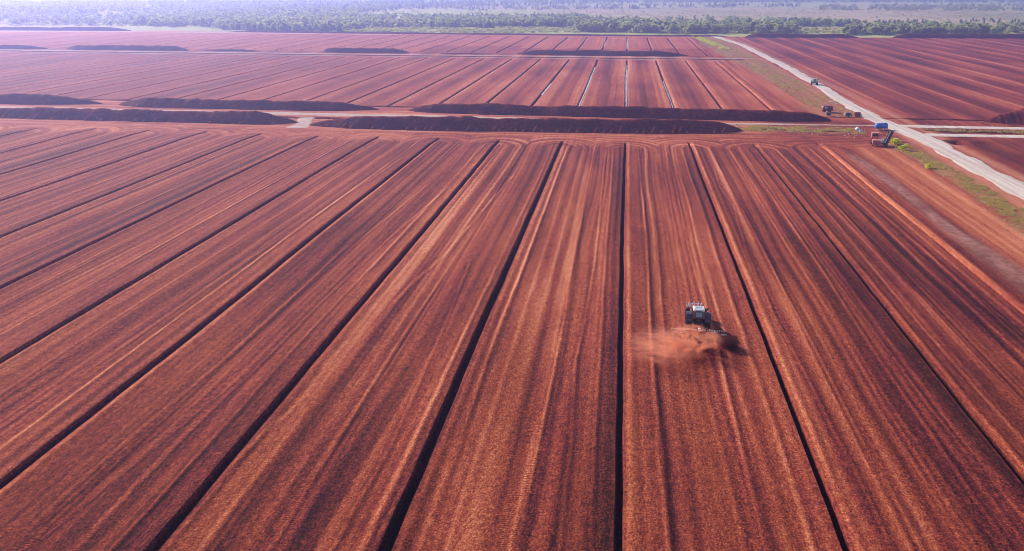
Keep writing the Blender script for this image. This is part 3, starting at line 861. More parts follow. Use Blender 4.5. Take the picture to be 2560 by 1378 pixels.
KINDS = {'birch_tree': (crown_birch, M_BIRCH, M_BARKW, 8.5, 0.15), 'pine_tree': (crown_conifer, M_CONIF, M_BARKD, 8.5, 0.14),
         'bush': (crown_bush, M_SHRUB, M_BARKD, 2.8, 0.06)}
PROTO = {}
for kd, (fn, lm, bk, hh, rr) in KINDS.items():
    PROTO[kd] = []
    for i in range(6):
        rs = np.random.default_rng(100 + i * 7 + len(kd))
        nleaf = {'birch_tree': 700, 'pine_tree': 650, 'bush': 280}[kd]
        sz = {'birch_tree': (0.4, 0.85), 'pine_tree': (0.45, 0.95), 'bush': (0.25, 0.5)}[kd]
        c1, t1 = leaf_cloud(nleaf, fn, sz, rs)
        c2, t2 = trunk_tris(hh * (0.95 if kd != 'bush' else 0.6), rr, rs, 4 if kd != 'pine_tree' else 0)
        PROTO[kd].append((tri_mesh('crown', c1, t1, lm), tri_mesh('trunk', c2, t2, bk),
                          tri_mesh(kd, np.vstack([c1, c2]), np.vstack([t1, t2 + len(c1)]), [lm, bk], np.r_[np.zeros(len(t1)), np.ones(len(t2))])))

plants = []     # (kind, x, y, scale, region)
def scatter(n, x0, x1, top, bot, kinds, sc, region, clump=0.0, seed=0):
    """sow n plants between two lines of the surveyed ground"""
    rs = np.random.default_rng(seed + 500)
    m = 0
    while m < n:
        px = rs.uniform(x0, x1, 4000)
        a = np.interp(px, *zip(*top)); b = np.interp(px, *zip(*bot))
        py = a + (b - a) * rs.random(4000)
        keep = (b > a)
        if clump: keep &= vn(px / 45.0, py / 5.0, seed) + rs.random(4000) * 0.35 > clump
        px = px[keep]; py = py[keep]
        g = G(px, py)
        for (x, y) in g:
            if m >= n: break
            kd = kinds[rs.integers(0, len(kinds))]
            plants.append((kd, float(x), float(y), 0.88 * float(sc[0] + (sc[1] - sc[0]) * rs.random()), region))
            m += 1
B_, P_, U__ = 'birch_tree', 'pine_tree', 'bush'
# left wood
LB = [(300, 64), (350, 65), (430, 68), (470, 66), (520, 70), (575, 77), (620, 79.5), (870, 80.5), (900, 76), (1000, 74)]
scatter(60, 350, 850, [(x, y - 2.2) for x, y in LB], LB, [B_, B_, B_, P_], (0.75, 1.15), 'left wood edge', 0, 1)
scatter(2300, 330, 900, [(330, 30), (900, 34)], [(x, y - 2.5) for x, y in LB], [B_, B_, B_, P_], (0.65, 1.15), 'left wood', 0.35, 2)
scatter(2600, -60, 1000, [(0, -6), (1000, -6)], [(-60, 24), (330, 30), (900, 34), (1000, 20)], [B_, B_, P_], (0.7, 1.15), 'far wood', 0.35, 3)
scatter(300, -40, 240, [(0, 22), (240, 26)], [(0, 36), (240, 38)], [P_, P_, B_], (0.8, 1.1), 'far left pines', 0.3, 4)
scatter(620, -40, 420, [(0, 38), (420, 40)], [(0, 64), (330, 66), (420, 66)], [U__, U__, U__, B_], (0.5, 1.1), 'left bog scrub', 0.35, 5)
# middle belt of dark trees
scatter(800, 880, 1460, [(880, 44), (1090, 46), (1460, 44)], [(880, 73), (1090, 71), (1460, 69)], [P_, B_, B_], (0.65, 1.0), 'middle belt', 0.38, 6)
scatter(220, 1090, 1460, [(1090, 62), (1460, 58)], [(1090, 71), (1460, 69)], [P_, P_, B_], (0.8, 1.1), 'middle belt', 0.2, 7)
scatter(620, 860, 1460, [(860, 74), (1460, 70)], [(860, 81), (1460, 82)], [U__], (0.6, 1.2), 'middle scrub', 0.42, 8)
scatter(120, 845, 1300, [(845, 79), (1300, 81)], [(845, 81.5), (1300, 83)], [U__], (0.4, 0.8), 'field edge scrub', 0.3, 9)
scatter(380, 1440, 1960, [(1440, 48), (1960, 52)], [(1440, 66), (1960, 68)], [P_, B_, B_, U__], (0.5, 0.85), 'right belt', 0.45, 10)
scatter(1300, 1440, 1990, [(1440, 66), (1990, 68)], [(1440, 80), (1700, 85), (1990, 84)], [U__, U__, U__, B_], (0.7, 1.35), 'right scrub', 0.33, 11)
# right: dark clumps on the bog and the shrub rows behind the stockpiles
scatter(200, 1940, 2145, [(1940, 54), (2145, 60)], [(1940, 68), (2145, 66)], [P_, P_, B_], (0.5, 0.9), 'right clumps', 0.3, 12)
scatter(45, 2185, 2325, [(2185, 56), (2325, 58)], [(2185, 65), (2325, 64)], [P_, U__], (0.5, 0.75), 'right clumps', 0.35, 13)
scatter(60, 2400, 2560, [(2400, 50), (2560, 48)], [(2400, 62), (2560, 62)], [P_, U__, U__], (0.4, 0.7), 'right clumps', 0.4, 14)
scatter(800, 2110, 2620, [(2110, 80), (2200, 76), (2620, 76)], [(2110, 88), (2300, 88), (2620, 91)], [U__, U__, U__, B_], (0.7, 1.35), 'right shrub row', 0.3, 15)
scatter(110, 1960, 2130, [(1960, 70), (2130, 74)], [(1960, 84), (2130, 84)], [U__], (0.6, 1.2), 'right scrub', 0.4, 16)
# dwarf growth over the open bog, and the woods on the skyline
scatter(1000, 900, 2620, [(900, 30), (1400, 22), (2620, 12)], [(900, 44), (1450, 50), (1950, 55), (2620, 76)], [U__], (0.4, 0.9), 'open bog', 0.40, 17)
scatter(3600, 950, 2660, [(950, -8), (2660, -8)], [(950, 22), (1300, 14), (1600, 7), (2660, 7)], [P_, B_, P_], (0.7, 1.1), 'skyline wood', 0.25, 18)
scatter(700, 900, 2000, [(900, 14), (2000, 10)], [(900, 32), (1330, 26), (2000, 18)], [P_, B_, U__], (0.5, 0.9), 'skyline wood', 0.48, 19)
scatter(900, 2050, 2640, [(2050, 16), (2640, 12)], [(2050, 26), (2640, 30)], [B_, B_, U__, U__], (0.5, 0.95), 'far bog scrub', 0.42, 20)

TEXT = {
    'left wood edge': ('front edge of the hazy left wood', 'with pale trunk at the '),
    'left wood': ('hazy left wood', 'standing inside the '), 'far wood': ('pale far wood at the top left', 'in the '),
    'far left pines': ('dark clump above the left bog', 'in the '), 'left bog scrub': ('pale bog at the far left', 'on the '),
    'middle belt': ('dark belt behind the fields', 'in the '), 'middle scrub': ('light strip before the dark belt', 'in the '),
    'field edge scrub': ('very edge of the far field', 'at the '), 'right belt': ('thinning belt left of the road', 'in the '),
    'right scrub': ('green scrub beyond the road end', 'in the '),
    'right clumps': ('dark clumps standing on the right bog', 'in the '), 'right shrub row': ('row behind the far right stockpiles', 'in the '),
    'open bog': ('open pinkish bog', 'on the '), 'skyline wood': ('blue wood along the top', 'in the '), 'far bog scrub': ('scrub band high on the right bog', 'in the ')}
LOOK = {B_: 'leafy pale green birch ', P_: 'narrow dark conifer ', U__: 'low rounded green bush '}
CATS = {B_: 'tree', P_: 'tree', U__: 'bush'}
PLUR = {B_: 'birches', P_: 'conifers', U__: 'bushes'}
HT = {B_: 8.5, P_: 8.5, U__: 2.8}
plants.sort(key=lambda p: -HT[p[0]] * p[3] / p[2])
trees = [p for p in plants if p[0] != U__]; bushes = [p for p in plants if p[0] == U__]
def single(p, i, parts):
    kd, x, y, sc, reg = p
    pr = PROTO[kd][i % 6]
    if parts:
        o = empty(kd, (x, y, 0))
        for nm, me in (('crown', pr[0]), ('trunk', pr[1])):
            c = bpy.data.objects.new(nm, me); COL.objects.link(c); c.parent = o
    else:
        o = bpy.data.objects.new(kd, pr[2]); COL.objects.link(o); o.location = (x, y, 0)
    o.rotation_euler = (0, 0, (i * 2.399) % 6.283)
    o.scale = (sc * (1.1 + 0.4 * ((i * 0.37) % 1)), sc * (1.1 + 0.4 * ((i * 0.53) % 1)), sc)
    where, verb = TEXT[reg]
    tag(o, LOOK[kd] + verb + where, CATS[kd], f'{PLUR[kd]} of the {where}')
for i, p in enumerate(trees[:290]): single(p, i, p[4] == 'left wood edge')
for i, p in enumerate(bushes[:260]): single(p, i, False)

def merge(name, plist, nleaf, grow):
    cos = []; trs = []; mi = []; n = 0
    mats = [M_BIRCH, M_CONIF, M_SHRUB, M_BARKW, M_BARKD]
    rs = np.random.default_rng(77)
    lib = {}
    for kd, (fn, lm, bk, hh, rr) in KINDS.items():
        lib[kd] = []
        for j in range(5):
            sz = {B_: (0.9, 1.8), P_: (0.9, 1.7), U__: (0.5, 0.95)}[kd]
            c1, t1 = leaf_cloud(nleaf[kd], fn, (sz[0] * grow, sz[1] * grow), rs)
            z = hh * 0.45; r = rr * 1.0
            c2 = np.array([(-r, 0, -.2), (r, 0, -.2), (0, r, -.2), (0, 0, z)]); t2 = np.array([(0, 1, 3), (1, 2, 3), (2, 0, 3)])
            lib[kd].append((np.vstack([c1, c2]), np.vstack([t1, t2 + len(c1)]),
                            np.r_[np.full(len(t1), mats.index(lm)), np.full(len(t2), mats.index(bk))]))
    for kd, x, y, sc, reg in plist:
        c, t, m = lib[kd][rs.integers(0, 5)]
        a = rs.random() * 6.283
        ca, sa = math.cos(a), math.sin(a)
        s2 = sc * rs.uniform(1.1, 1.6)
        q = np.stack([(c[:, 0] * ca - c[:, 1] * sa) * s2 + x, (c[:, 0] * sa + c[:, 1] * ca) * s2 + y, c[:, 2] * sc], 1)
        cos.append(q); trs.append(t + n); mi.append(m); n += len(q)
    o = bpy.data.objects.new(name, tri_mesh(name, np.vstack(cos), np.vstack(trs), mats, np.concatenate(mi)))
    COL.objects.link(o)
    return o
tag(merge('forest', trees[290:], {B_: 105, P_: 100, U__: 40}, 1.0), 'hazy mixed wood spreading to the horizon behind the fields', 'forest', kind='stuff')
tag(merge('scrub', bushes[260:], {B_: 60, P_: 60, U__: 46}, 1.0), 'low scattered scrub over the pale bog', 'scrub', kind='stuff')

# grass and weeds along the verges
def grass(n, spots, hgt, name, label, mat, seed):
    rs = np.random.default_rng(seed)
    pts = []
    while len(pts) < n:
        x, y = spots(rs, 3000)
        pts += list(zip(x, y))
    pts = np.array(pts[:n])
    nb = 7
    c = np.repeat(pts, nb, axis=0) + rs.normal(size=(n * nb, 2)) * 0.30
    a = rs.random(n * nb) * 6.283; h = np.repeat(rs.uniform(*hgt, n), nb) * rs.uniform(0.5, 1.1, n * nb)
    wd = 0.10 + 0.10 * rs.random(n * nb)
    lean = rs.normal(size=(n * nb, 2)) * 0.35 * h[:, None]
    v0 = np.stack([c[:, 0] - wd * np.cos(a), c[:, 1] - wd * np.sin(a), np.full(len(c), -0.05)], 1)
    v1 = np.stack([c[:, 0] + wd * np.cos(a), c[:, 1] + wd * np.sin(a), np.full(len(c), -0.05)], 1)
    v2 = np.stack([c[:, 0] + lean[:, 0], c[:, 1] + lean[:, 1], h], 1)
    co = np.stack([v0, v1, v2], 1).reshape(-1, 3)
    o = bpy.data.objects.new(name, tri_mesh(name, co, np.arange(len(co)).reshape(-1, 3), mat))
    COL.objects.link(o)
    return tag(o, label, 'grass', kind='stuff')
def sp_verge(rs, n):
    y = rs.uniform(110, 238, n)
    x0 = np.interp(y, [100, 152, 170, 195, 220, 236], [74.0, 74.3, 75.2, 77.0, 76.0, 74.5])
    x = x0 + (81.0 - x0) * rs.random(n)
    k = (vn(x / 1.2, y / 2.0, 201) + 0.3 * rs.random(n)) > 0.74
    return x[k], y[k]
def sp_belt(rs, n):
    y = rs.uniform(290, 745, n); x0 = np.interp(y, [285, 302, 377, 485, 574, 750], [70.0, 67.5, 68.5, 66.5, 62.3, 58.8])
    x = x0 + (82.0 - x0) * rs.random(n)
    k = (vn(x / 4, y / 9, 202) > 0.48) & ((y < 514) | (y > 530))
    return x[k], y[k]
def sp_drain(rs, n):
    x = rs.uniform(36, 74, n); y = 258.5 + rs.normal(size=n) * 2.6
    k = vn(x / 2, y / 1.5, 203) > 0.45
    return x[k], y[k]
def sp_right(rs, n):
    x = rs.uniform(94, 200, n); y = 263.6 + rs.normal(size=n) * 1.3
    return x, y
def sp_lime(rs, n):
    y = rs.uniform(600, 748, n); x = np.interp(y, [600, 750], [69, 59]) + rs.uniform(-1.5, 5, n)
    k = vn(x / 3, y / 12, 204) > 0.35
    return x[k], y[k]
grass(1700, sp_verge, (0.12, 0.45), 'grass', 'olive grass on the verge between the near field and the road', M_GRASS, 1)
grass(1800, sp_belt, (0.15, 0.5), 'grass', 'thin dry grass on the belt left of the far road', M_GRASS, 2)
grass(1000, sp_drain, (0.15, 0.5), 'grass', 'weeds in the drain left of the blue tank', M_GRASS, 3)
grass(600, sp_right, (0.2, 0.6), 'grass', 'dark weeds in the drain between the two side roads', M_GRASS, 4)
grass(800, sp_lime, (0.5, 1.5), 'reeds', 'bright yellow green reeds left of the far end of the road', M_LIME, 5)
for i, (px, py, sc, lab) in enumerate([(2237, 362, 0.85, 'tallest bright yellow green bush right behind the dark loading boom'), (2256, 375, 0.6, 'smaller lime bush on the verge below the tallest one'),
                                       (2320, 420, 0.45, 'small lime bush alone in the middle of the verge')]):
    x, y = G(px, py)
    rs = np.random.default_rng(900 + i)
    o = empty('bush', (x, y, 0)); o.scale = (sc, sc, sc)
    c1, t1 = leaf_cloud(420, crown_bush, (0.2, 0.42), rs); c2, t2 = trunk_tris(1.8, 0.06, rs)
    for nm, c, t, m in (('crown', c1, t1, M_LIME), ('trunk', c2, t2, M_BARKD)):
        q = bpy.data.objects.new(nm, tri_mesh(nm, c, t, m)); COL.objects.link(q); q.parent = o
    tag(o, lab, 'bush', 'bright bushes on the near verge')

# ------------------------------------------------------------------ tractors
def wheel(parent, c, r, wd, rim_mat, lugs=20):
    root = MB()
    prof = [(-wd / 2 * 0.55, r * 0.55), (-wd / 2, r * 0.66), (-wd / 2, r * 0.9), (-wd / 2 * 0.8, r * 0.965), (wd / 2 * 0.8, r * 0.965), (wd / 2, r * 0.9), (wd / 2, r * 0.66), (wd / 2 * 0.55, r * 0.55)]
    root.lathe(c, (1, 0, 0), prof)
    for i in range(lugs):
        for sgn in (-1, 1):
            a = 2 * math.pi * (i + (0.5 if sgn > 0 else 0)) / lugs
            rot = Matrix.Rotation(a, 4, 'X') @ Matrix.Rotation(sgn * 0.5, 4, 'Z')
            p = Vector(c) + Matrix.Rotation(a, 4, 'X') @ Vector((sgn * wd * 0.25, 0, r * 0.965))
            root.box(p, (wd * 0.56, r * 0.07, r * 0.09), 0.0, rot)
    wh = root.build('wheel', M_TYRE, parent)
    rm = MB(); rm.lathe(c, (1, 0, 0), [(-wd * 0.30, r * 0.56), (-wd * 0.30, r * 0.5), (-wd * 0.10, r * 0.45), (-wd * 0.10, 0.01), (wd * 0.10, 0.01), (wd * 0.10, r * 0.45), (wd * 0.30, r * 0.5), (wd * 0.30, r * 0.56)])
    rm.build('rim', rim_mat, wh)
    return wh

def tractor(name, loc, rz, paintm, roofm, label, rake=True):
    """origin under the rear axle, nose towards +Y"""
    t = empty(name, loc, rz)
    RR, FR = 1.06, 0.74
    for sx in (-1, 1):
        wheel(t, (sx * 1.16, 0, RR), RR, 0.72, roofm if not rake else M_WHITE)
        wheel(t, (sx * 1.08, 2.95, FR), FR, 0.56, roofm if not rake else M_WHITE, 16)
        f = MB()
        pr = [(-1.12, 1.25), (-0.95, 1.75), (-0.5, 2.1), (0.1, 2.18), (0.6, 2.05), (0.6, 1.98), (0.1, 2.09), (-0.46, 2.02), (-0.88, 1.69), (-1.04, 1.22)]
        f.prism(pr, sx * 0.78 if sx > 0 else -1.56, 1.56 if sx > 0 else -0.78, 0.015)
        f.build('fender', M_NAVY if rake else paintm, t)
        lf = MB(); lf.box((sx * 1.24, -1.13, 1.55), (0.32, 0.09, 0.16), 0.02, Matrix.Rotation(-0.3, 4, 'X')); lf.build('tail_light', M_BRICK, t)
    ch = MB()
    ch.box((0, 0.15, 0.95), (0.85, 1.6, 0.7), 0.08)
    ch.box((0, 1.9, 0.95), (0.62, 2.6, 0.55), 0.08)
    ch.tube((-1.0, 0, RR), (1.0, 0, RR), 0.16); ch.tube((-0.95, 2.95, FR), (0.95, 2.95, FR), 0.11)
    ch.build('chassis', M_STEEL if rake else paint('dusty_pink_grey', (0.50, 0.40, 0.38), 0.7, amt=0.3), t)
    hd = MB()
    hd.prism([(1.15, 1.15), (1.15, 2.0), (2.2, 1.95), (3.3, 1.75), (3.62, 1.55), (3.68, 1.1), (3.5, 0.98)], -0.5, 0.5, 0.07)
    h = hd.build('hood', paintm, t)
    gr = MB(); gr.box((0, 3.68, 1.3), (0.72, 0.07, 0.42), 0.02); gr.build('grille', M_STEEL, h)
    for sx in (-1, 1):
        lp = MB(); lp.box((sx * 0.3, 3.62, 1.57), (0.22, 0.12, 0.12), 0.03); lp.build('headlight', M_WHITE, h)
    cb = MB()
    cb.prism([(-0.72, 1.30), (-0.88, 1.72), (-0.66, 2.62), (0.62, 2.62), (1.08, 1.72), (1.05, 1.2)], -0.66, 0.66, 0.05)
    c = cb.build('cab', M_GLASS if rake else paint('pale_green_glass', (0.36, 0.47, 0.38), 0.3, amt=0.2), t)
    pl = MB()
    for sx in (-1, 1):
        pl.tube((sx * 0.68, -0.90, 1.7), (sx * 0.66, -0.69, 2.62), 0.07); pl.tube((sx * 0.68, 1.1, 1.7), (sx * 0.66, 0.64, 2.62), 0.06)
        pl.tube((sx * 0.70, 0.1, 1.3), (sx * 0.68, 0.05, 2.62), 0.05); pl.tube((sx * 0.69, -0.89, 1.72), (sx * 0.69, 1.09, 1.72), 0.06)
    pl.tube((-0.68, -0.90, 1.72), (0.68, -0.90, 1.72), 0.05)
    pl.build('cab_frame', paintm, c)
    sw = MB(); sw.box((0, -0.82, 2.18), (0.80, 0.03, 0.62), 0.01, Matrix.Rotation(-0.24, 4, 'X')); sw.build('rear_window', paint('pale_glass', (0.22, 0.25, 0.26), 0.12, amt=0.3, spec=0.6), c)
    rf = MB()
    rf.box((0, -0.02, 2.72), (1.50, 1.42, 0.20), 0.08, taper=(0.93, 0.93))
    r = rf.build('roof', roofm, t)
    ht = MB(); ht.box((0, 0.22, 2.825), (0.9, 0.5, 0.06), 0.025); ht.build('roof_hatch', paint('grey_hatch', (0.42, 0.42, 0.46), 0.5, amt=0.15), r)
    rd = MB()
    for yy in (-0.28, -0.46): rd.box((0, yy, 2.825), (1.15, 0.07, 0.035), 0.012)
    rd.build('roof_rib', paint('grey_rib', (0.38, 0.38, 0.42), 0.5, amt=0.1), r)
    for sx in (-1, 1):
        lm = MB(); lm.box((sx * 0.55, -0.76, 2.66), (0.26, 0.08, 0.12), 0.03); lm.build('work_light', M_WHITE, r)
        mr = MB(); mr.tube((sx * 0.7, 0.75, 2.42), (sx * 1.18, 0.85, 2.46), 0.025); mr.box((sx * 1.22, 0.85, 2.3), (0.20, 0.08, 0.34), 0.03); mr.build('mirror', M_STEEL, c)
    ex = MB(); ex.tube((0.62, 1.3, 1.7), (0.62, 1.28, 2.6), 0.07); ex.tube((0.62, 1.28, 2.6), (0.68, 1.2, 2.78), 0.05); ex.build('exhaust', M_STEEL, t)
    st = MB(); st.box((-0.86, 0.85, 0.75), (0.35, 0.5, 0.5), 0.05); st.box((0.86, 0.85, 0.85), (0.42, 0.9, 0.55), 0.1); st.build('fuel_tank', M_NAVY, t)
    lk = MB()
    for sx in (-1, 1):
        lk.tube((sx * 0.42, -0.5, 0.8), (sx * 0.48, -1.35, 0.62), 0.06); lk.tube((sx * 0.44, -0.6, 1.45), (sx * 0.46, -1.1, 0.72), 0.04)
    lk.tube((0, -0.6, 1.3), (0, -1.2, 1.12), 0.045); lk.box((0, -0.72, 1.35), (0.7, 0.3, 0.36), 0.06)
    lk.build('rear_linkage', M_STEEL, t)
    if rake:
        fr = MB()
        for sx in (-1, 1): fr.tube((sx * 0.55, 3.5, 0.85), (sx * 0.62, 4.1, 1.35), 0.07)
        fr.tube((-1.25, 4.1, 1.35), (0.95, 4.1, 1.35), 0.07)
        fr.tube((-0.62, 4.1, 1.35), (-0.62, 4.15, 1.75), 0.06); fr.tube((0.62, 4.1, 1.35), (0.62, 4.15, 1.75), 0.06); fr.tube((-0.62, 4.15, 1.73), (0.62, 4.15, 1.73), 0.05)
        fk = fr.build('front_rake', M_WHITE, t)
        for i, x in enumerate((-1.2, -0.98, -0.75, -0.45, -0.1, 0.2, 0.42, 0.66, 0.9)):
            tn = MB(); tn.tube((x, 4.1, 1.3), (x + (0.14 if i % 2 else -0.06), 4.3, 2.0 - 0.1 * (i % 3)), 0.05, 0.03, 6)
            tn.build('tine', M_WHITE, fk)
    tag(t, label, 'tractor')
    return t

TX, TY = 11.05, 97.2
tractor('tractor', (TX, TY, 0.05), 0.0, M_RED, M_WHITE, 'red tractor with white roof pulling the harrow across the near field')
tractor('tractor', (85.6, 383.5, 0.12), -0.16, M_GREENP, M_GREENP, 'small far tractor with pale green roof driving on the gravel road', rake=False)

# ------------------------------------------------------------------ harrow
hr = empty('harrow', (TX, TY - 2.75, 0.05))
tag(hr, 'wide red and white tined harrow towed behind the red tractor', 'harrow')
m = MB(); m.tube((0, 1.35, 0.72), (0, 0.15, 0.95), 0.08); m.box((0, 0.05, 0.85), (0.32, 0.3, 0.5), 0.05); m.build('drawbar', M_WHITE, hr)
m = MB(); m.box((0, 0, 0.62), (2.3, 0.24, 0.2), 0.03); m.box((0, -0.5, 0.55), (2.3, 0.16, 0.16), 0.03); m.box((-0.9, -0.25, 0.6), (0.12, 0.6, 0.12), 0.02); m.box((0.9, -0.25, 0.6), (0.12, 0.6, 0.12), 0.02)
m.build('centre_frame', M_RED, hr)
for sx in (-1, 1):
    wg = MB()
    wg.box((sx * 2.3, 0.0, 0.58), (2.3, 0.18, 0.16), 0.03); wg.box((sx * 2.3, -0.5, 0.5), (2.3, 0.14, 0.14), 0.03)
    for x in (1.25, 2.3, 3.35): wg.box((sx * x, -0.25, 0.55), (0.1, 0.6, 0.1), 0.02)
    wing = wg.build('wing', M_RED, hr)
    cv = MB(); cv.box((sx * 2.9, -0.55, 0.66), (0.6, 0.12, 0.10), 0.03); cv.box((sx * 1.75, -0.2, 0.70), (0.5, 0.14, 0.10), 0.03); cv.build('cover', M_WHITE, wing)
    rm_ = MB(); rm_.tube((sx * 1.2, 0.0, 1.05), (sx * 2.2, 0.0, 0.72), 0.05); rm_.build('ram', M_WHITE, wing)
    wheel(hr, (sx * 1.2, -0.85, 0.36), 0.34, 0.22, M_WHITE, 10)
for i in range(24):
    x = -3.38 + i * 6.76 / 23
    if abs(x) < 0.2: continue
    tn = MB(); tn.tube((x, 0.15, 0.05), (x, 0.32, 0.50), 0.03, 0.03, 6); tn.tube((x, 0.32, 0.50), (x, 0.22, 0.78), 0.032, 0.028, 6)
    tn = tn.build('tine', M_STEEL, hr)
    tp_ = MB(); tp_.box((x, 0.21, 0.82), (0.12, 0.12, 0.13), 0.02); tp_.build('tip', M_WHITE, tn)

# dust behind the harrow
def dust_material(name, dens, col, scale, lo, hi, aniso=0.35, wisp=(0.6, 1.1, 1.2)):
    m = bpy.data.materials.new(name); m.use_nodes = True
    t = m.node_tree; t.nodes.clear()
    out = t.nodes.new('ShaderNodeOutputMaterial'); pv = t.nodes.new('ShaderNodeVolumePrincipled')
    pv.inputs['Color'].default_value = (*col, 1); pv.inputs['Anisotropy'].default_value = aniso
    tc = t.nodes.new('ShaderNodeTexCoord')
    mp = t.nodes.new('ShaderNodeMapping'); mp.inputs['Scale'].default_value = wisp
    t.links.new(tc.outputs['Object'], mp.inputs['Vector'])
    nz = t.nodes.new('ShaderNodeTexNoise'); nz.inputs['Scale'].default_value = scale; nz.inputs['Detail'].default_value = 4
    nz.inputs['Roughness'].default_value = 0.6; nz.inputs['Distortion'].default_value = 1.4
    t.links.new(mp.outputs[0], nz.inputs['Vector'])
    r1 = t.nodes.new('ShaderNodeMapRange'); r1.inputs[1].default_value = lo; r1.inputs[2].default_value = hi; r1.clamp = True
    t.links.new(nz.outputs['Fac'], r1.inputs[0])
    # soft falloff to the rim of the unit ball the cloud is built from
    ln = t.nodes.new('ShaderNodeVectorMath'); ln.operation = 'LENGTH'
    t.links.new(tc.outputs['Object'], ln.inputs[0])
    r2 = t.nodes.new('ShaderNodeMapRange'); r2.inputs[1].default_value = 1.0; r2.inputs[2].default_value = 0.25; r2.interpolation_type = 'SMOOTHSTEP'
    t.links.new(ln.outputs['Value'], r2.inputs[0])
    mu = t.nodes.new('ShaderNodeMath'); mu.operation = 'MULTIPLY'
    t.links.new(r1.outputs[0], mu.inputs[0]); t.links.new(r2.outputs[0], mu.inputs[1])
    m2 = t.nodes.new('ShaderNodeMath'); m2.operation = 'MULTIPLY'; m2.inputs[1].default_value = dens
    t.links.new(mu.outputs[0], m2.inputs[0]); t.links.new(m2.outputs[0], pv.inputs['Density'])
    t.links.new(pv.outputs[0], out.inputs['Volume'])
    return m
def puff(loc, size, rz, mat, label):
    b = bmesh.new(); bmesh.ops.create_icosphere(b, subdivisions=3, radius=1.0)
    me = bpy.data.meshes.new('dust_cloud'); b.to_mesh(me); b.free(); me.materials.append(mat)
    o = bpy.data.objects.new('dust_cloud', me); COL.objects.link(o)
    o.location = loc; o.scale = size; o.rotation_euler = (0, 0, rz)
    return tag(o, label, 'dust', kind='stuff')
DUST_A = dust_material('dust', 2.2, (0.97, 0.41, 0.26), 1.9, 0.49, 0.60, wisp=(1.0, 1.0, 0.9))
DUST_B = dust_material('thin_dust', 0.42, (0.98, 0.44, 0.30), 2.6, 0.42, 0.62)
DUST_C = dust_material('flung_peat', 4.5, (0.10, 0.032, 0.030), 1.8, 0.32, 0.50)
puff((9.9, 90.1, 1.2), (4.1, 3.7, 2.1), 0.5, DUST_A, 'thick rusty dust cloud swirling right behind the harrow')
puff((6.2, 87.8, 1.3), (5.4, 5.6, 2.1), -0.3, DUST_B, 'thin pale dust drifting left of the harrow over the ditch')
puff((8.0, 91.6, 0.8), (0.9, 1.0, 0.9), 0.0, DUST_C, 'dark clod spray at the left end of the harrow')
puff((11.2, 91.0, 0.9), (1.5, 1.0, 1.1), 0.0, DUST_C, 'dark clod spray behind the middle of the harrow')
puff((14.4, 91.4, 0.7), (1.4, 1.5, 1.0), 0.0, DUST_C, 'dark clod spray at the right end of the harrow')

# ------------------------------------------------------------------ machines and things by the junction
# loading machine with a steep dark boom
x, y = G(2199, 367)
mc = empty('loading_machine', (x - 0.3, y + 0.3, 0), math.radians(-8))
tag(mc, 'salmon red loading machine with a steep dark conveyor boom in the yard', 'machine')
b = MB(); b.box((-0.6, 0.4, 1.0), (2.0, 1.3, 1.3), 0.08); b.build('engine_box', M_RUST, mc)
b = MB(); b.box((-0.55, 0.4, 1.70), (2.1, 1.4, 0.10), 0.03); b.build('hood_lid', paint('faded_salmon', (0.60, 0.32, 0.28), 0.7, amt=0.3), mc)
b = MB(); b.box((-0.7, 3.6, 2.55), (1.9, 1.5, 1.3), 0.08, taper=(0.92, 0.95)); cbn = b.build('cab', M_RUST, mc)
b = MB(); b.box((-0.7, 2.84, 2.65), (1.3, 0.06, 0.6), 0.02); b.build('window', M_GLASS, cbn)
b = MB(); b.box((-0.7, 3.6, 3.24), (2.0, 1.6, 0.10), 0.03); b.build('roof', paint('faded_roof', (0.58, 0.30, 0.26), 0.7, amt=0.3), cbn)
b = MB(); b.box((0.1, 2.0, 0.62), (0.22, 4.2, 0.22), 0.03); b.box((-1.1, 2.0, 0.62), (0.22, 4.2, 0.22), 0.03); b.box((0.9, 1.0, 0.72), (2.4, 0.2, 0.2), 0.03); b.box((0.9, 0.3, 0.72), (2.4, 0.2, 0.2), 0.03)
for q in ((-1.4, 3.0), (0.0, 3.0), (-1.4, 4.2), (0.0, 4.2)): b.tube((q[0], q[1], 0.6), (q[0], q[1], 2.0), 0.09)
b.build('frame', M_RUST, mc)
b = MB(); b.tube((0.9, 1.5, 0.7), (1.25, 1.8, 2.2), 0.09); b.tube((0.95, 0.5, 0.7), (1.3, 1.0, 2.0), 0.08); b.box((0.75, 1.1, 1.25), (0.7, 0.7, 0.8), 0.07); b.box((0.9, 2.0, 1.8), (0.5, 0.4, 0.3), 0.05)
b.build('pump_unit', M_WHITE, mc)
for (wx, wy) in ((-1.45, 0.3), (-1.45, 3.4), (0.55, 3.4), (1.9, 0.0)):
    wheel(mc, (wx, wy, 0.5), 0.5, 0.35, M_WHITE, 12)
b = MB(); p0 = Vector((1.55, -0.3, 0.5)); p1 = Vector((3.3, 2.6, 4.1)); d = (p1 - p0).normalized()
side = d.cross(Vector((0, 0, 1))).normalized()
for s_ in (-1, 1): b.tube(p0 + side * 0.42 * s_, p1 + side * 0.42 * s_, 0.09, None, 8)
b.tube(p0, p1, 0.30, 0.24, 8)
M_SOOT = paint('sooty_steel', (0.028, 0.024, 0.034), 0.6, amt=0.15)
bo = b.build('boom', M_SOOT, mc)
for i in range(13):
    q = p0 + (p1 - p0) * (0.06 + 0.07 * i)
    f = MB(); f.tube(q - side * 0.68, q + side * 0.68, 0.08, None, 6); f.tube(q - side * 0.66, q - side * 0.80 + Vector((0, 0, 0.28)), 0.06, None, 6); f.build('flight', M_SOOT if i % 2 else M_NAVY, bo)
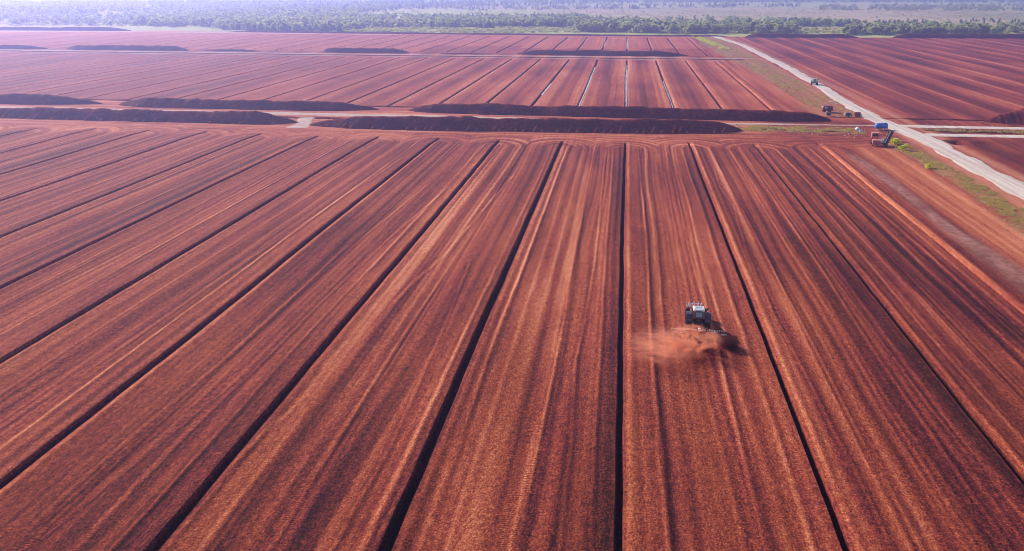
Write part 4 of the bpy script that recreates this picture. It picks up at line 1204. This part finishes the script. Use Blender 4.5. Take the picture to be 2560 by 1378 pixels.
for i in range(6):
    q = p0 + (p1 - p0) * (0.28 + 0.10 * i) - side * 0.72 + Vector((0, 0, 0.12))
    f = MB(); f.box(q, (0.22, 0.18, 0.22), 0.04); f.build('roller', M_WHITE, bo)
b = MB(); b.lathe((1.75, -0.5, 0.55), (1, 0.3, 0), [(-0.35, 0.1), (-0.35, 0.5), (-0.2, 0.55), (0.2, 0.55), (0.35, 0.5), (0.35, 0.1)], 16); b.build('drum', M_STEEL, mc)

# blue tank on its cradle
x, y = G(2203, 325)
tk = empty('water_tank', (x, y + 0.6, 0), math.radians(16))
tag(tk, 'blue cylindrical tank lying on low supports beside the road junction', 'tank')
b = MB(); R = 0.85
prof = [(-2.0, 0.02), (-1.98, R * 0.45), (-1.9, R * 0.8), (-1.75, R), (1.75, R), (1.9, R * 0.8), (1.98, R * 0.45), (2.0, 0.02)]
b.lathe((0, 0, 1.15), (1, 0, 0), prof, 32); b.build('shell', M_BLUE, tk, smooth=True)
b = MB(); b.lathe((0, 0, 1.15), (1, 0, 0), [(-0.9, R + 0.025), (-0.82, R + 0.025)], 32); b.lathe((0, 0, 1.15), (1, 0, 0), [(0.82, R + 0.025), (0.9, R + 0.025)], 32); b.build('strap', M_NAVY, tk)
b = MB(); b.tube((1.3, 0, 1.9), (1.3, 0, 2.15), 0.28, None, 16); b.build('hatch', M_BLUE, tk)
for sx in (-1, 1):
    b = MB(); b.box((sx * 1.2, 0, 0.22), (0.25, 1.3, 0.44), 0.04); b.box((sx * 1.2, 0.45, 0.5), (0.22, 0.25, 0.3), 0.03); b.box((sx * 1.2, -0.45, 0.5), (0.22, 0.25, 0.3), 0.03); b.build('cradle', M_WOOD, tk)
b = MB(); b.tube((1.9, 0, 0.75), (2.3, 0, 0.6), 0.06); b.tube((2.3, 0, 0.6), (2.3, 0, 0.2), 0.06); b.build('outlet_pipe', M_NAVY, tk)

def sack(loc, size, mat, label, seed):
    b = bmesh.new(); bmesh.ops.create_icosphere(b, subdivisions=3, radius=1.0)
    for v in b.verts:
        n = math.sin(v.co.x * 3.1 + seed) * math.cos(v.co.y * 2.7 - seed) * 0.14 + math.sin(v.co.z * 5 + v.co.x * 4) * 0.06
        v.co = v.co * (1 + n)
        v.co.x = math.copysign(abs(v.co.x) ** 0.75, v.co.x); v.co.y = math.copysign(abs(v.co.y) ** 0.75, v.co.y)
        v.co.z = max(v.co.z, -0.8)
        v.co = Vector((v.co.x * size[0], v.co.y * size[1], (v.co.z + 0.8) * size[2] / 1.8))
    neck = bmesh.ops.create_cone(b, cap_ends=True, segments=8, radius1=0.24 * size[0], radius2=0.12 * size[0], depth=0.3, matrix=Matrix.Translation((0.1, 0, size[2] + 0.05)))
    me = bpy.data.meshes.new('bulk_bag'); b.to_mesh(me); b.free(); me.materials.append(mat)
    for p in me.polygons: p.use_smooth = True
    o = bpy.data.objects.new('bulk_bag', me); COL.objects.link(o); o.location = loc; o.rotation_euler = (0, 0, seed)
    return tag(o, label, 'bag', 'bulk bags left of the tank')
x, y = G(2143, 326); sack((x, y, 0), (0.65, 0.6, 0.95), M_BAG, 'white bulk bag slumped in the weeds left of the blue tank', 0.4)
x, y = G(2152, 330); sack((x, y, 0), (0.6, 0.55, 0.6), M_BAGB, 'bluish grey bulk bag lying in front of the white one', 1.7)

# old round-roofed wagon
x, y = G(2068, 281)
wg = empty('wagon', (x, y + 1.0, 0), math.radians(10)); wg.scale = (0.9, 0.9, 0.9)
tag(wg, 'maroon round-cornered wagon with one pale window parked on the grass', 'wagon')
outl = []
for i in range(25):
    a = math.pi * i / 24
    outl.append((math.copysign(abs(math.cos(a)) ** 0.45, math.cos(a)) * 2.05, 1.25 + math.sin(a) ** 0.6 * 1.2))
outl = [(-2.05, 0.75)] + [(p[0], p[1]) for p in reversed(outl)] + [(2.05, 0.75)]
b = bmesh.new()
fr_ = [b.verts.new((p[0], -0.95, p[1])) for p in outl]; bk_ = [b.verts.new((p[0], 0.95, p[1])) for p in outl]
b.faces.new(fr_); b.faces.new(list(reversed(bk_)))
for i in range(len(outl)):
    j = (i + 1) % len(outl); b.faces.new((fr_[j], fr_[i], bk_[i], bk_[j]))
bmesh.ops.recalc_face_normals(b, faces=b.faces)
mb = MB(); mb.bm(b); body = mb.build('body', M_MAROON, wg)
mb = MB(); mb.box((-0.75, -0.97, 1.75), (0.95, 0.05, 0.6), 0.02); wn = mb.build('window', paint('pale_pane', (0.62, 0.60, 0.72), 0.3, amt=0.1), body)
mb = MB(); mb.box((-0.75, -0.985, 1.75), (0.05, 0.05, 0.6), 0.01); mb.build('glazing_bar', M_MAROON, wn)
mb = MB(); mb.box((1.0, -0.965, 1.4), (0.75, 0.04, 1.2), 0.015); mb.build('door', paint('dull_maroon', (0.11, 0.035, 0.045), 0.6, amt=0.3), body)
mb = MB(); mb.box((0, 0, 0.62), (3.7, 1.3, 0.16), 0.03); mb.tube((2.0, 0, 0.6), (3.0, 0, 0.45), 0.06); mb.build('frame', M_STEEL, wg)
for wx in (-1.1, 1.1):
    for wy in (-0.8, 0.8): wheel(wg, (wx, wy, 0.42), 0.42, 0.24, M_STEEL, 10)
for o in [c for c in wg.children if c.name.startswith('wheel')]:
    c_ = sum((v.co for v in o.data.vertices), Vector()) / len(o.data.vertices)
    # axles lie across the wagon (its side faces the viewer)
    for ob in [o] + list(o.children):
        for v in ob.data.vertices:
            q = v.co - c_; v.co = c_ + Vector((q.y, -q.x, q.z))

# small pump cart below it
x, y = G(2070, 290)
ct = empty('pump_cart', (x, y + 0.3, 0), math.radians(4))
tag(ct, 'small dark pump cart with a pale post in front of the wagon', 'cart')
mb = MB(); mb.box((0.25, 0, 0.75), (1.25, 0.9, 0.65), 0.06); mb.build('housing', M_NAVY, ct)
mb = MB(); mb.box((-0.62, 0, 0.75), (0.3, 0.35, 1.3), 0.05); mb.build('post', M_WOOD, ct)
mb = MB(); mb.box((0.1, 0, 0.38), (1.8, 0.8, 0.1), 0.02); mb.tube((0.9, 0, 0.4), (1.6, 0, 0.3), 0.05); mb.build('frame', M_STEEL, ct)
for wy in (-0.5, 0.5):
    m_ = MB(); m_.lathe((0.2, wy, 0.33), (0, 1, 0), [(-0.09, 0.05), (-0.09, 0.28), (-0.06, 0.33), (0.06, 0.33), (0.09, 0.28), (0.09, 0.05)], 18); wo = m_.build('wheel', M_TYRE, ct)
    m_ = MB(); m_.lathe((0.2, wy, 0.33), (0, 1, 0), [(-0.10, 0.02), (-0.10, 0.17), (0.10, 0.17), (0.10, 0.02)], 14); m_.build('rim', M_WHITE, wo)

# dark generator trailer
x, y = G(2121, 292)
gn = empty('generator_trailer', (x, y + 0.4, 0), math.radians(-6))
tag(gn, 'low dark generator trailer with a white front end left of the red crate', 'trailer')
mb = MB(); mb.prism([(-0.55, 0.4), (-0.6, 1.0), (-0.25, 1.3), (0.45, 1.3), (0.6, 0.9), (0.55, 0.4)], -0.75, 1.15, 0.05); mb.build('canopy', M_NAVY, gn)
mb = MB(); mb.box((-0.98, 0, 0.85), (0.4, 0.8, 0.75), 0.07); mb.build('front_panel', M_WHITE, gn)
mb = MB(); mb.box((0.75, -0.63, 0.8), (0.22, 0.05, 0.75), 0.015, Matrix.Rotation(0.4, 4, 'Y')); mb.build('stripe_panel', M_WHITE, gn)
mb = MB(); mb.box((0.1, 0, 0.36), (2.4, 0.9, 0.1), 0.02); mb.tube((1.2, 0, 0.38), (2.0, 0, 0.3), 0.05); mb.build('frame', M_STEEL, gn)
for wy in (-0.6, 0.6):
    m_ = MB(); m_.lathe((0.2, wy, 0.3), (0, 1, 0), [(-0.09, 0.05), (-0.09, 0.25), (-0.06, 0.3), (0.06, 0.3), (0.09, 0.25), (0.09, 0.05)], 18); wo = m_.build('wheel', M_TYRE, gn)
    m_ = MB(); m_.lathe((0.2, wy, 0.3), (0, 1, 0), [(-0.10, 0.02), (-0.10, 0.15), (0.10, 0.15), (0.10, 0.02)], 14); m_.build('rim', M_WHITE, wo)

# red slatted crate and the white drum beside it
x, y = G(2144, 292)
cr = empty('crate', (x, y + 0.5, 0), math.radians(-4))
tag(cr, 'brick red upright slatted crate near the edge of the gravel road', 'crate')
mb = MB()
for sx in (-1, 1):
    for sy in (-1, 1): mb.box((sx * 0.85, sy * 0.55, 0.75), (0.12, 0.12, 1.5), 0.02)
for z in (0.15, 1.4):
    for sy in (-1, 1): mb.box((0, sy * 0.55, z), (1.6, 0.1, 0.12), 0.02)
    for sx in (-1, 1): mb.box((sx * 0.85, 0, z), (0.1, 1.0, 0.12), 0.02)
mb.build('frame', M_BRICK, cr)
mb = MB()
for i in range(6):
    mb.box((-0.66 + i * 0.265, -0.5, 0.78), (0.2, 0.05, 1.1), 0.012); mb.box((-0.66 + i * 0.265, 0.5, 0.78), (0.2, 0.05, 1.1), 0.012)
mb.box((0, 0, 0.25), (1.5, 0.9, 0.08), 0.02)
mb.build('slat_panel', paint('dark_brick', (0.22, 0.035, 0.03), 0.6, amt=0.3), cr)
x, y = G(2153, 292)
dr = empty('drum', (x, y + 0.2, 0))
tag(dr, 'white steel drum standing right of the red crate', 'drum')
mb = MB(); mb.lathe((0, 0, 0), (0, 0, 1), [(0, 0.02), (0.0, 0.3), (0.3, 0.3), (0.33, 0.32), (0.36, 0.3), (0.62, 0.3), (0.65, 0.32), (0.68, 0.3), (0.95, 0.3), (0.95, 0.02)], 20); mb.build('shell', M_WHITE, dr)
mb = MB(); mb.tube((0.12, 0, 0.94), (0.12, 0, 1.0), 0.06); mb.build('cap', M_STEEL, dr)

# bleached boards by the road
for i, (px, py, ln, rz, lab) in enumerate([(2080, 256, 3.4, 2.2, 'longer bleached board lying beside the gravel road'), (2087, 260, 2.4, 2.45, 'short bleached board across the end of the longer one')]):
    x, y = G(px, py)
    mb = MB(); mb.box((0, 0, 0.12 + 0.12 * i), (ln, 0.5, 0.12), 0.02); mb.box((0, 0.45, 0.14 + 0.1 * i), (ln * 0.8, 0.3, 0.1), 0.02)
    o = mb.build('board', M_WOOD); o.location = (x, y, 0); o.rotation_euler = (0, 0.04, rz)
    tag(o, lab, 'board', 'boards by the road')

# pale stones and scraps strewn round the yard
rs = np.random.default_rng(5)
mb = MB()
for i in range(120):
    if i < 70: x, y = rs.uniform(36, 80), 255 + rs.normal() * 3.5
    elif i < 78: x, y = rs.uniform(92, 125), 270 + abs(rs.normal()) * 8 + 4
    elif i < 100: x, y = rs.uniform(70, 76), rs.uniform(130, 230)
    else: x, y = rs.uniform(66, 81), rs.uniform(285, 420)
    r = rs.uniform(0.06, 0.20)
    b = bmesh.new(); bmesh.ops.create_icosphere(b, subdivisions=1, radius=r)
    for v in b.verts: v.co *= 0.75 + 0.5 * rs.random()
    mb.bm(b, Matrix.Translation((x, y, r * 0.3)))
tag(mb.build('stones', M_WOOD), 'pale stones and scraps strewn around the yard and verges', 'stones', kind='stuff')

# ------------------------------------------------------------------ haze
b = bmesh.new(); bmesh.ops.create_cube(b, size=1)
me = bpy.data.meshes.new('haze'); b.to_mesh(me); b.free()
hz = bpy.data.objects.new('haze', me); COL.objects.link(hz)
hz.location = (0, 4500, (-5.0 + 60) / 2); hz.scale = (18400, 15400, 65.0)
m = bpy.data.materials.new('haze'); m.use_nodes = True
t = m.node_tree; t.nodes.clear()
out = t.nodes.new('ShaderNodeOutputMaterial'); pv = t.nodes.new('ShaderNodeVolumePrincipled')
pv.inputs['Color'].default_value = (*HAZE_COLOR, 1); pv.inputs['Density'].default_value = HAZE_DENSITY; pv.inputs['Anisotropy'].default_value = HAZE_G
t.links.new(pv.outputs[0], out.inputs['Volume'])
me.materials.append(m)
tag(hz, kind='stuff')
